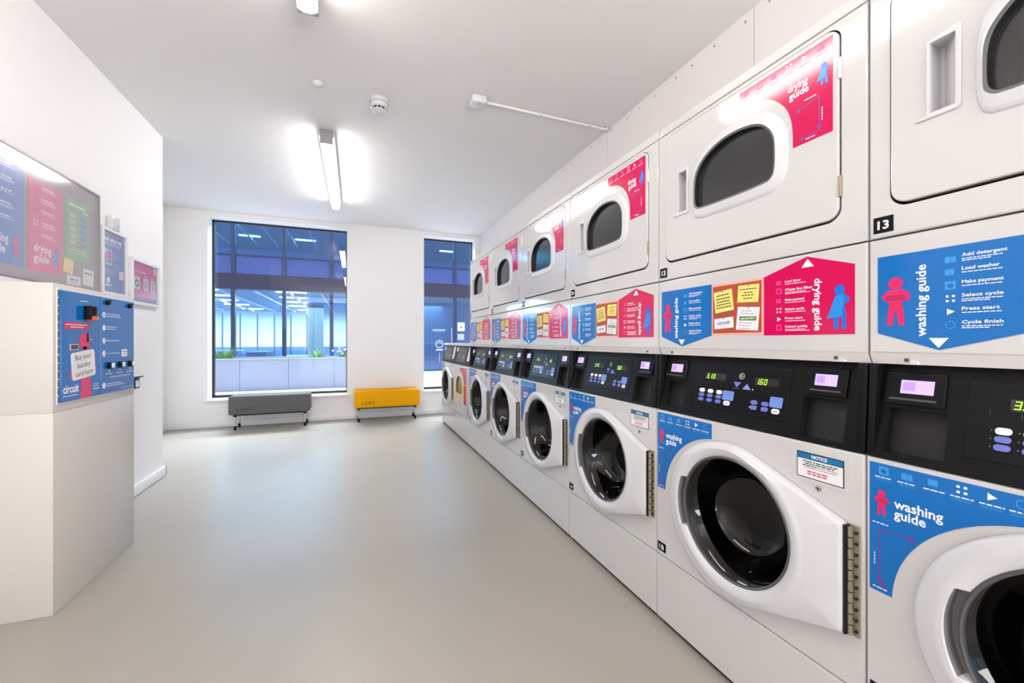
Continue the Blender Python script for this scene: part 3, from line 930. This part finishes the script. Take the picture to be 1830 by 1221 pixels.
# two low machines at the far end, no dryers on top
def end_console(t):
    m = MB(fn=shear)
    m.slab(rect(.0015, .80, .680, 1.003), 0, .08, BLACKP, .003)
    m.fn = None; m.box(.0015, .07, .80, .680, .70, 1.003, BLACKP)
    cb = m.build('console', t)
    m = MB(fn=shear); m.slab(rr(.10, .83, .50, .985, .006, 2), -.002, 0, mat_brown, .001)
    for i in range(5): m.poly(circ(.17 + i * .06, .955 - .004 * (i % 2), .008, 10), -.0024, EMBL)
    for i in range(3):
        for j in range(2): m.poly(rect(.15 + i * .05, .87 + j * .025, .18 + i * .05, .882 + j * .025), -.0024, EMBL)
    m.poly(rect(.34, .865, .42, .900), -.0024, EMBL)
    m.build('control_panel', cb)
    m = MB(fn=shear); m.slab(rect(.03, .94, .085, .985), -.002, 0, NOTEW); m.build('price_sticker', cb)
    m = MB(fn=shear); m.slab(rect(.545, .85, .635, .99), -.002, 0, NOTEW); m.bar(.555, .625, .96, .006, -.0024, GREYT); m.build('instruction_sticker', cb)
    m = MB(); m.bbox(.002, .03, 1.003, .680, .70, 1.035, ENAMEL, .006); m.build('top_cover', t)
mat_brown = mat('console_brown', (46, 40, 42), 0.35)
t = thing('washing_machine', 'farthest low white washing machine at the window end, nothing stacked on it', 'washing machine', (WX0, NEAR_Y + 7 * U, 0), R90)
base_unit(t); washer_door(t)
m = MB(); m.lathe([(.1755, .014), (.1755, .40), (.02, .42)], (GC[0], 0, GC[1]), DRUM, 'Y', 48); m.f.pop(-2); m.m.pop(-2); m.build('drum', t)
m = MB(); m.slab([(.02, .788), (.02, .66), (.06, .66), (.10, .70), (.16, .735), (.16, .788)], -.0008, 0, BLUE); m.build('washing_guide_label', t)
m = MB(); m.slab(rect(.55, .73, .63, .775), -.001, 0, NOTEW); m.poly(rect(.55, .762, .63, .775), -.0014, NBLUE); m.build('notice_sticker', t)
end_console(t); number_tag(t, '1', .009, .274, .041, .032)
t = thing('tumble_dryer', 'low white tumble dryer with olive window and pink label, second from the far end', 'tumble dryer', (WX0, NEAR_Y + 6 * U, 0), R90)
m = MB(); m.box(.0015, .013, .03, .680, .70, .80, ENAMEL); m.slab(rect(.0015, .2575, .680, .798), 0, .013, ENAMEL, .004); m.box(.02, .02, 0, .66, .68, .03, BLACKD); m.build('body', t)
m = MB(); m.slab(rect(.0015, .022, .680, .2545), 0, .013, ENAMEL, .004); m.build('kick_panel', t)
m = MB()
W2 = [(a, b - 1.0) for a, b in WINP]
m.slab(rr(.045, .285, .62, .785, .03, 5), -.012, 0, ENAMEL, .004, [W2])
dd = m.build('door', t)
m = MB(); A = offs(W2, .03); m.strip(offs(W2, .024), -.018, A, -.012, PLASTW); m.strip(W2, -.018, offs(W2, .024), -.018, PLASTW); m.strip(offs(W2, -.003), -.004, W2, -.018, GASKET); m.build('window_frame', dd)
m = MB(); m.poly(W2, -.004, OGLASS); m.build('window_glass', dd)
m = MB(); m.slab([(.355, .775), (.355, .745), (.46, .71), (.505, .64), (.514, .40), (.61, .40), (.61, .775)], -.013, -.012, PINK); figure(m, .57, .62, .06, -.0135, FBLUE, FBLUE2); m.bar(.53, .60, .60, .004, -.0135, WHITE); m.build('drying_guide_label', dd)
m = MB(); m.bbox(.618, -.016, .31, .640, -.001, .40, GREYT, .003); m.build('hinge', t)
end_console(t); number_tag(t, '2', .009, .274, .041, .032)

# ------------------------------------------------------------------ benches
def bench(x0, x1, label, fabric, st, cat='bench'):
    cx = (x0 + x1) / 2; hw = (x1 - x0) / 2
    t = thing('upholstered_bench', label, cat, (cx, 5.82, 0), group='upholstered benches under the windows')
    m = MB(); m.bbox(-hw, -.17, .187, hw, .155, .408, fabric, .022, 4); 
    s_ = m.build('cushion', t, smooth=60)
    m = MB(); m.text('LOFT', -hw + .09, .232, .055, -.1708, st, width=.160, bold=.004); m.build('lettering', s_)
    m = MB(); m.box(-hw + .04, -.13, .172, hw - .04, .12, .188, BLACKD); m.build('base_frame', t)
    for a in (-1, 1):
        for b in (-1, 1):
            x, y = a * (hw - .055), -.095 if b < 0 else .10
            m = MB(); m.lathe([(.019, .172), (.019, .158), (.013, .154)], (x, y, 0), BLACKD, n=16); m.lathe([(.011, .156), (.010, .045)], (x, y, 0), ALU, n=16)
            m.lathe([(.013, .048), (.014, .042), (.014, .006), (.011, 0)], (x, y, 0), BLACKP, n=16); m.build('leg', t)
bench(-1.380, -.525, 'grey upholstered bench lettered LOFT, below the large window', GREYF, STITCH)
bench(-.006, .826, 'yellow upholstered bench lettered LOFT, against the wall between the windows', YELF, STITCHY)

# ------------------------------------------------------------------ card vending cabinet (left)
CX, CY0, CY1 = -1.08, 2.10, 2.722
t = thing('card_vending_cabinet', 'cream cabinet with a blue laundry card vending front, standing at the left wall', 'vending cabinet', (CX, CY0, 0), PI / 2)
Wd = CY1 - CY0; Dp = -LX + CX - .003
m = MB(); m.bbox(0, 0, .0, Wd, Dp - .001, .775, CREAM, .003, 2); m.build('lower_body', t)
m = MB(); m.bbox(0, 0, .7775, Wd, Dp - .001, 1.278, CREAM, .004, 2); ub = m.build('upper_body', t)
m = MB(); m.box(.004, .004, .774, Wd - .004, Dp - .01, .779, FRAMEW); m.build('seam_strip', t)
m = MB(); m.slab(rect(.018, .806, .600, 1.262), -.004, 0, FRAMEW, .001); pf = m.build('panel_frame', t)
m = MB()
for i in range(14): m.rod((.0205, -.0045, .812 + i * .0318), (.0205, -.0045, .839 + i * .0318), .0026, GREYGAP, 8)
m.build('hinge', pf)
# left blue door
m = MB(); y = -.009
m.slab(rect(.028, .812, .288, 1.254), y, -.004, BLUE, .001); y -= .0004
figz = .812
m.poly(rr(.045, 1.102, .210, 1.130, .006, 3), y, PINK); m.bar(.055, .20, 1.121, .0035, y - .0003, WHITE); m.bar(.085, .17, 1.111, .0035, y - .0003, WHITE)
m.poly(circ(.180, 1.055, .040, 28, .036), y, FPINK); m.poly([(.165, .99), (.195, .99), (.193, 1.03), (.167, 1.03)], y, FPINK)
m.poly([(.150, .813), (.228, .813), (.215, .92), (.205, .99), (.160, .99), (.155, .92)], y, FPINK)
m.poly(rr(.230, .955, .256, 1.0, .01, 3), y, FPINK); m.poly(rr(.085, .90, .105, .94, .008, 3), y, FPINK)
m.text('circuit', .040, .846, .046, y, WHITE, width=.098, bold=.025); m.bar(.040, .135, .833, .003, y, WHITE)
m.bar(.238, .282, .866, .002, y, WHITE); m.bar(.238, .282, .857, .002, y, WHITE); m.bar(.238, .284, .845, .004, y, WHITE)
m.bar(.150, .205, 1.222, .003, y, WHITE); m.bar(.214, .236, 1.060, .003, y, WHITE)
dl = m.build('ticket_door', t)
a_ = math.radians(6)
def rot2(p, c): return (c[0] + (p[0] - c[0]) * math.cos(a_) - (p[1] - c[1]) * math.sin(a_), c[1] + (p[0] - c[0]) * math.sin(a_) + (p[1] - c[1]) * math.cos(a_))
sc_ = (.170, .955)
m = MB(); m.slab([rot2(p, sc_) for p in rr(.090, .898, .250, 1.012, .012, 4)], y - .0012, y, NOTEW, .0004)
for i, s_ in enumerate(('Buy your', 'laundry', 'card here')):
    p = rot2((.170, .979 - i * .034), sc_); m.text(s_, p[0], p[1], .031, y - .0016, GREYGAP, width=(.108, .088, .118)[i], rot=6, align='CENTER', bold=.002)
m.build('instruction_sign', dl)
m = MB(); m.bbox(.170, -.034, 1.145, .222, -.009, 1.204, BLACKP, .004); m.bbox(.178, -.037, 1.142, .224, -.012, 1.160, ORANGE, .003); m.bbox(.196, -.040, 1.170, .204, -.033, 1.200, BLACKD, .002); m.build('card_slot', dl)
m = MB(); m.slab(rect(.080, 1.016, .134, 1.042), -.0115, -.0094, GREYT, .001); m.slab(rect(.084, 1.020, .128, 1.038), -.012, -.0115, mat('lcd_red', (96, 26, 32), .2)); m.build('display', dl)
m = MB(); m.bbox(.196, -.013, 1.050, .204, -.009, 1.088, BLACKD, .001); m.bbox(.204, -.012, 1.048, .208, -.009, 1.086, NOTEW, .001); m.build('coin_slot', dl)
# right blue door
m = MB(); y = -.009
m.slab(rect(.296, .812, .594, 1.254), y, -.004, BLUE, .001); y -= .0004
for i, z in enumerate((1.174, 1.115, 1.056, .997, .850)):
    m.poly(circ(.322, z, .0135, 20), y, WHITE); m.text(str(i + 1), .322, z - .0065, .018, y - .0003, BLUE, width=.008, align='CENTER', bold=.02)
    m.bar(.342, (.46, .43, .45, .46, .47)[i], z + (.005 if i in (0, 1, 4) else 0), .003, y, WHITE)
    if i in (0, 1, 4): m.bar(.342, (.47, .42, 0, 0, .50)[i], z - .005, .003, y, WHITE)
m.bar(.37, .56, .885, .003, y, WHITE); m.bar(.47, .58, .825, .002, y, WHITE)
for x in (.365, .460, .555):
    m.bar(x - .030, x + .026, .902, .0035, y, WHITE); m.poly([(x - .008, .912), (x + .008, .912), (x, .922)], y, WHITE)
dr = m.build('button_door', t)
m = MB(); m.slab(rect(.474, .978, .524, 1.014), y - .001, y, NOTEW); m.bar(.482, .516, 1.002, .005, y - .0013, GREYGAP); m.bar(.482, .510, .990, .003, y - .0013, RED); m.build('price_sticker', dr)
for x in (.365, .460, .555):
    m = MB(); m.bbox(x - .018, -.022, .925, x + .016, -.009, .955, BLACKP, .003); m.bbox(x - .008, -.026, .929, x + .014, -.021, .952, KEYW, .002); m.build('push_button', dr)
for x in (.345, .543):
    m = MB(); m.lathe([(.012, -.009), (.012, -.016), (.007, -.022)], (x, 0, 1.232), BLACKP, 'Y', 12); m.rod((x, -.018, 1.232), (x + .012, -.018, 1.242), .005, BLACKP, 8); m.build('lock', dr)

# leaflet holder on the wall behind the cabinet
t = thing('leaflet_holder', 'small black wall holder with white leaflets on top, behind the vending cabinet', 'leaflet holder', (LX, 3.385, 0), PI / 2)
m = MB(); m.bbox(-.05, -.065, .742, .068, -.001, .815, BLACKP, .003); m.slab(rect(.010, .752, .055, .795), -.0665, -.0650, NOTEW, 0); m.bbox(-.09, -.085, .815, .07, -.001, .823, BLACKP, .002); m.build('holder', t)
m = MB(); m.add([(-.085, -.08, .824), (.065, -.08, .824), (.065, -.01, .845), (-.085, -.01, .845), (-.085, -.01, .824), (.065, -.01, .824)], [(0, 1, 2, 3), (0, 3, 4), (1, 5, 2), (3, 2, 5, 4)], NOTEW)
m.bbox(-.04, -.06, .846, .02, -.02, .856, NOTEW, .003); m.bbox(-.03, -.035, .857, -.01, -.02, .872, GREYGAP, .002); m.build('leaflets', t)

# ------------------------------------------------------------------ notice boards on the left wall
LW = LX
def wallthing(name, label, cat, y, group=None): return thing(name, label, cat, (LW, y, 0), PI / 2, group)
def frame(m, x0, z0, x1, z1, w, d, mt, back):
    m.slab(rect(x0, z0, x1, z1), -d, 0, mt, .002, [rect(x0 + w, z0 + w, x1 - w, z1 - w)])
    m.poly(rect(x0 + w * .5, z0 + w * .5, x1 - w * .5, z1 - w * .5), -d * .35, back)
BY0 = 1.70
t = wallthing('glazed_notice_board', 'large glazed notice board with silver frame on the left wall above the cabinet', 'notice board', BY0)
bw = 3.075 - BY0
m = MB(); frame(m, 0, 1.325, bw, 1.898, .010, .030, BOARDF, BOARD); m.build('frame', t)
m = MB(); m.poly(rect(.01, 1.335, bw - .01, 1.888), -.026, GLAREVEIL); m.build('glass_cover', t)
m = MB(); m.slab(rect(0, 1.305, bw, 1.325), -.034, 0, FRAMEW, .003); m.build('lower_rail', t)
def poster(name, y0, y1, z0, z1, base, label, cat, draw=None, d=.0125, tilt=0):
    o = MB()
    c = ((y0 + y1) / 2, (z0 + z1) / 2)
    pts = rect(y0, z0, y1, z1)
    a = math.radians(tilt)
    pts = [(c[0] + (p[0] - c[0]) * math.cos(a) - (p[1] - c[1]) * math.sin(a), c[1] + (p[0] - c[0]) * math.sin(a) + (p[1] - c[1]) * math.cos(a)) for p in pts]
    o.slab(pts, -d, -d + .0015, base, 0, back=True)
    if draw: draw(o, -d - .0004, y0, z0, y1, z1)
    oo = o.build(name, None, (LW, 0, 0), PI / 2)
    return tag(oo, label, cat)
def d_guide(word, fig, cape):
    def f(o, y, a, z0, b, z1):
        w = b - a
        o.text(word, a + w * .14, z0 + .092, .052, y, WHITE, width=.118, bold=.02); o.text('guide', a + w * .14, z0 + .045, .052, y, WHITE, width=.102, bold=.02)
        figure(o, b - .045, z0 + .04, .095, y, fig, cape)
        for i in range(5):
            z = z1 - .035 - i * .056
            icon(o, (0, 1, 2, 3, 5)[i], a + .045, z, .030, y, GREYT if 0 else (LPINK if cape else LBLUE), WHITE)
            o.bar(a + .085, a + .17, z + .008, .006, y, WHITE); o.bar(a + .085, a + .185, z - .003, .003, y, WHITE)
            if i % 2: o.bar(a + .085, a + .18, z - .010, .003, y, WHITE)
    return f
poster('washing_guide_poster', 2.275, 2.515, 1.386, 1.842, PBLUE, 'blue washing guide poster cut off at the left edge, inside the glazed board', 'poster', d_guide('washing', FPINK, None))
poster('drying_guide_poster', 2.545, 2.775, 1.384, 1.812, PPINK, 'pink drying guide poster in the middle of the glazed board', 'poster', d_guide('drying', FBLUE, FBLUE2))
def d_green(o, y, a, z0, b, z1):
    o.bar(a + .03, b - .04, z1 - .035, .010, y, WHITE); o.bar(b - .06, b - .02, z1 - .055, .006, y, WHITE)
    for i in range(5):
        z = z1 - .09 - i * .035
        o.poly(rr(a + .03 + .002 * i, z - .012, a + .085, z + .012, .004, 2), y, GREYT); o.poly(rr(b - .085, z - .016, b - .03, z + .008, .004, 2), y, PBLUE2)
    o.poly(rr(a + .09, z0 + .075, a + .14, z0 + .105, .003, 2), y, RED, [rect(a + .095, z0 + .08, a + .135, z0 + .10)])
    o.bar(a + .03, b - .03, z0 + .06, .004, y, WHITE); o.bar(a + .03, b - .02, z0 + .045, .003, y, WHITE)
poster('green_poster', 2.803, 3.008, 1.480, 1.810, PGREEN, 'green information poster at the right end of the glazed board', 'poster', d_green)
poster('sticky_note', 2.785, 2.862, 1.408, 1.482, NOTEY, 'yellow sticky note below the green poster', 'note', None, .0140, -8)
poster('business_card', 2.815, 2.928, 1.352, 1.400, NOTEW, 'white landscape card at the bottom of the board, under the yellow note', 'card', lambda o, y, a, z0, b, z1: (o.bar(a + .02, b - .02, z0 + .028, .009, y, PBLUE2), o.bar(a + .02, b - .03, z0 + .015, .003, y, GREYGAP)), .0125, 1)
poster('paper_slip', 2.950, 3.045, 1.362, 1.452, NOTEW, 'white paper slip in the lower right corner of the glazed board', 'note', lambda o, y, a, z0, b, z1: (o.bar(a + .012, b - .015, z1 - .022, .010, y, GREYGAP), o.bar(a + .012, b - .03, z1 - .036, .003, y, GREYT)), .0125, -3)
# small blue framed notice
t = wallthing('framed_notice', 'narrow blue notice in a white frame between the large board and the pink one', 'framed notice', 3.118)
m = MB(); frame(m, 0, 1.335, .292, 1.738, .018, .022, FRAMEW, BOARD); m.build('frame', t)
m = MB(); y = -.0095; m.slab(rect(.030, 1.362, .265, 1.700), y, -.008, PBLUE2); y -= .0004
m.bar(.045, .235, 1.672, .018, y, WHITE); m.bar(.045, .245, 1.652, .005, y, WHITE); m.bar(.045, .225, 1.640, .005, y, WHITE)
m.poly(rr(.060, 1.520, .125, 1.610, .008, 3), y, WHITE, [rr(.066, 1.528, .119, 1.602, .004, 2)]); m.poly(rr(.070, 1.545, .112, 1.59, .004, 2), y, PPINK)
m.poly(circ(.052, 1.60, .018, 14), y, WHITE)
for i in range(6): m.bar(.14, .235, 1.600 - i * .018, .003, y, WHITE if i % 3 else PGREEN)
m.poly([(.205, 1.440), (.258, 1.446), (.262, 1.500), (.207, 1.495)], y, NOTEW); m.poly(circ(.085, 1.425, .020, 16), y, WHITE); m.bar(.055, .125, 1.395, .010, y, WHITE)
for i in range(3): m.bar(.05, .18, 1.49 - i * .014, .0025, y, WHITE)
m.build('poster', t)
m = MB(); m.poly(rect(.016, 1.351, .276, 1.722), -.014, GLAREVEIL); m.build('glass_cover', t)
t = wallthing('framed_notice', 'small pink framed notice with pictured machines, nearest the wall corner', 'framed notice', 3.452)
m = MB(); frame(m, 0, 1.305, .420, 1.618, .020, .026, FRAMEW, BOARD); m.build('frame', t)
m = MB(); y = -.0115; m.slab(rect(.022, 1.352, .385, 1.602), y, -.010, PPINK); y -= .0004
m.bar(.06, .235, 1.535, .008, y, WHITE)
for i, (x, w) in enumerate(((.055, .085), (.190, .07), (.300, .07))):
    m.bar(x, x + w, 1.512, .004, y, WHITE); m.poly(rr(x, 1.410, x + w, 1.498, .012, 3), y, WHITE)
    if i == 0: m.poly(circ(x + w / 2, 1.452, .028, 18), y - .0003, GREYGAP, [circ(x + w / 2, 1.452, .016, 14)])
    else: m.poly(rr(x + .015, 1.425, x + w - .015, 1.485, .004, 2), y - .0003, GREYT)
m.poly(rr(.345, 1.545, .382, 1.598, .006, 2), y, WHITE); m.bar(.30, .36, 1.372, .006, y, WHITE)
m.build('poster', t)
m = MB(); m.poly(rect(.018, 1.323, .402, 1.60), -.017, GLAREVEIL); m.build('glass_cover', t)
t = wallthing('wall_switch', 'small white electrical box on the wall above the narrow blue notice', 'switch box', 3.245)
m = MB(); m.bbox(-.045, -.030, 1.738, .045, 0, 1.820, PLASTW, .006, 2); m.build('box', t)
m = MB(); m.bbox(-.025, -.034, 1.755, .025, -.029, 1.805, PLASTW, .002); m.build('rocker', t)

# ------------------------------------------------------------------ outside
GZ = .20
m = MB(); m.box(-14, BY + .2, GZ - .2, 14, 26, GZ, PAVE); struct(m.build('ground_terrace'))
t = thing('planter', 'long white clad planter on the terrace outside the large window', 'planter', (-1.9, 8.25, GZ))
m = MB()
for i in range(8):
    x0 = -2.91 + i * .742
    m.bbox(x0 + .003, 0, .0, x0 + .739, .03, .53, CONC, .002, 1)
m.box(-2.9, .012, 0, 3.02, .9, .50, CONC); m.build('cladding', t)
m = MB(); m.bbox(-2.92, -.02, .53, 3.04, .10, .555, CONC, .004); m.bbox(-2.92, .82, .53, 3.04, .92, .555, CONC, .004); m.build('coping', t)
m = MB(); m.box(-2.9, .10, .50, 3.02, .82, .52, SOIL); m.build('soil', t)
def plant(x, y, n, h, spread, label, flower=False, seed=1):
    rnd = random.Random(seed)
    m = MB()
    for i in range(n):
        a = rnd.uniform(0, 2 * PI); r = rnd.uniform(0, spread * .4); L = h * rnd.uniform(.5, 1.1); ln = rnd.uniform(.1, .9)
        bx, by = r * math.cos(a), r * math.sin(a)
        px, py = -math.sin(a), math.cos(a); w = rnd.uniform(.006, .014)
        pr = []
        for k in range(4):
            f = k / 3; d = ln * f * f * L * .9; z = L * (f - .35 * ln * f * f)
            ww = w * (1 - f * .92)
            pr.append(((bx + math.cos(a) * d - px * ww, by + math.sin(a) * d - py * ww, z), (bx + math.cos(a) * d + px * ww, by + math.sin(a) * d + py * ww, z)))
        vs = [q for p in pr for q in p]
        m.add(vs, [(2 * k, 2 * k + 1, 2 * k + 3, 2 * k + 2) for k in range(3)], LEAF)
        if flower and i % 3 == 0: m.lathe([(.004, 0), (.022, .012), (.018, .028), (.004, .034)], (vs[-1][0], vs[-1][1], vs[-1][2]), FLOWER, n=8)
    tag(m.build('grass_clump', None, (x, y, GZ + .52)), label, 'plant')
plant(-2.20, 8.70, 130, .26, .50, 'leafy green grass clump at the left end of the planter', seed=3)
plant(-2.66, 8.62, 50, .2, .35, 'small green tuft at the far left of the planter', seed=9)
plant(-.66, 8.70, 46, .24, .36, 'sparse green tuft in the middle of the planter', seed=4)
plant(-.22, 8.70, 36, .2, .30, 'low plant with pale flowers at the right of the planter', True, 5)
plant(.20, 8.70, 26, .14, .22, 'tiny dark sprout at the right end of the planter', seed=6)

FY = 12.0
t = thing('office_building', 'glass fronted office building across the terrace, seen through both windows', 'building', (0, FY, GZ))
Z = lambda z: z - GZ
mx = [-2.82 + 1.12 * i for i in range(-5, 9)]
m = MB(); m.box(-9, .02, Z(2.37), 8, .30, Z(2.75), BAND); m.build('fascia_band', t)
m = MB(); m.box(-9, .04, Z(2.75), 8, .30, Z(3.20), SPAND); m.build('spandrel', t)
m = MB(); m.box(-9, .04, Z(5.6), 8, .30, Z(6.4), SPAND); m.build('upper_spandrel', t)
for x in mx:
    m = MB(); m.box(x - .045, -.02, 0, x + .045, .10, Z(2.37), MULL); m.box(x - .045, -.015, Z(2.75), x + .045, .10, Z(5.6), MULL); m.build('mullion', t)
m = MB(); m.box(-9, -.01, Z(3.20), 8, .06, Z(3.24), MULL); m.box(-9, -.01, 0, 8, .06, .03, MULL); m.build('transom', t)
for a, b in zip(mx[:-1], mx[1:]):
    m = MB(); m.box(a + .045, .04, .03, b - .045, .05, Z(2.37), OFFG); m.build('lower_pane', t)
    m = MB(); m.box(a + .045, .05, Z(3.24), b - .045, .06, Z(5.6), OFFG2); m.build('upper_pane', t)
# interior
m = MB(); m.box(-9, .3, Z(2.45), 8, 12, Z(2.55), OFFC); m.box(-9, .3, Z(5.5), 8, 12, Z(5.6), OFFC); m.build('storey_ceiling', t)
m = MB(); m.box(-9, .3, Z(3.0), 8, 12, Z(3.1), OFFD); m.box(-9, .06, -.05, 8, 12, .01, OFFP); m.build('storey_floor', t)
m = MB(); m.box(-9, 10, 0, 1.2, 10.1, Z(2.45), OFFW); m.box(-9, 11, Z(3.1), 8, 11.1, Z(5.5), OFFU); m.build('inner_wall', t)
m = MB(); m.box(.05, 3.0, 0, 8, 3.1, Z(2.45), OFFP); m.build('partition_screen', t)
m = MB(); m.lathe([(.30, .02), (.30, Z(2.45))], (-1.43, 5.5, 0), OFFCOL, n=24); m.build('column', t)
for i in range(9):
    x = -5.90 + i * .53
    m = MB(); m.rod((x, 5.0, .02), (x, 5.0, Z(2.05)), .022, OFFD, 8); m.build('post', t)
for x in (-6.4, -5.2, -4.1, -3.3, -2.5, -1.7, -.9):
    m = MB(); m.box(x, .6, Z(2.36), x + .05, 8.6, Z(2.40), OFFW); m.box(x, .9, Z(5.38), x + .05, 9.5, Z(5.42), OFFW); m.build('ceiling_rail', t)
m = MB()
rnd = random.Random(4)
for i in range(9):
    x = -8 + i * .95; w = rnd.uniform(.4, .9); h = rnd.uniform(.35, .62)
    m.bbox(x, 2.2 + rnd.uniform(0, 1.5), .01, x + w, 3.2 + rnd.uniform(0, 1.5) + .4, h, OFFD if i % 2 else OFFP, .03)
m.build('furniture', t)
m = MB(); m.box(-9, 8.5, 0, .05, 8.6, .62, OFFP); m.build('low_partition', t)
for zc, rows in ((Z(2.45), ((1.0, 4), (2.6, 4), (4.2, 5), (6.0, 5), (8.2, 6))), (Z(5.5), ((1.2, 5), (3.2, 5), (5.5, 6), (8.0, 6)))):
    for (yy, n) in rows:
        for i in range(n):
            x = -6.6 + i * 2.1 + .35 * (yy % 2)
            if x > -.3 and zc < 3 and yy > 3: continue
            m = MB(); m.box(x, yy, zc - .02, x + .75, yy + .14, zc, OFFL); m.build('ceiling_light', t)
# signs on the right-hand panes
m = MB(); y = .032
m.slab(circ(2.32, Z(.98), .115, 36), y, .038, WHITE, 0, [circ(2.32, Z(.98), .098, 36)]); m.poly([(2.25, Z(.98)), (2.32, Z(1.05)), (2.39, Z(.98)), (2.37, Z(.98)), (2.32, Z(1.03)), (2.27, Z(.98))], y, WHITE)
m.poly(rr(2.22, Z(.79), 2.42, Z(.83), .015, 3), y, WHITE); m.box(2.315, .02, Z(.45), 2.33, .038, Z(.72), ALU); m.build('door_emblem', t)
m = MB(); m.bar(2.12, 2.50, Z(1.40), .018, y, WHITE); m.bar(2.14, 2.48, Z(1.36), .014, y, WHITE); m.build('door_lettering', t)
m = MB(); m.box(2.66, .0, Z(.75), 2.68, -.04, Z(1.45), ALU); m.build('door_handle', t)
m = MB(); m.slab(rect(2.86, Z(1.36), 3.08, Z(1.62)), .030, .038, NOTEW); m.poly([(2.93, Z(1.50)), (3.01, Z(1.50)), (2.97, Z(1.43))], .029, PBLUE2); m.slab(rect(2.86, Z(1.10), 3.06, Z(1.28)), .030, .038, GREYT); m.build('paper_sign', t)
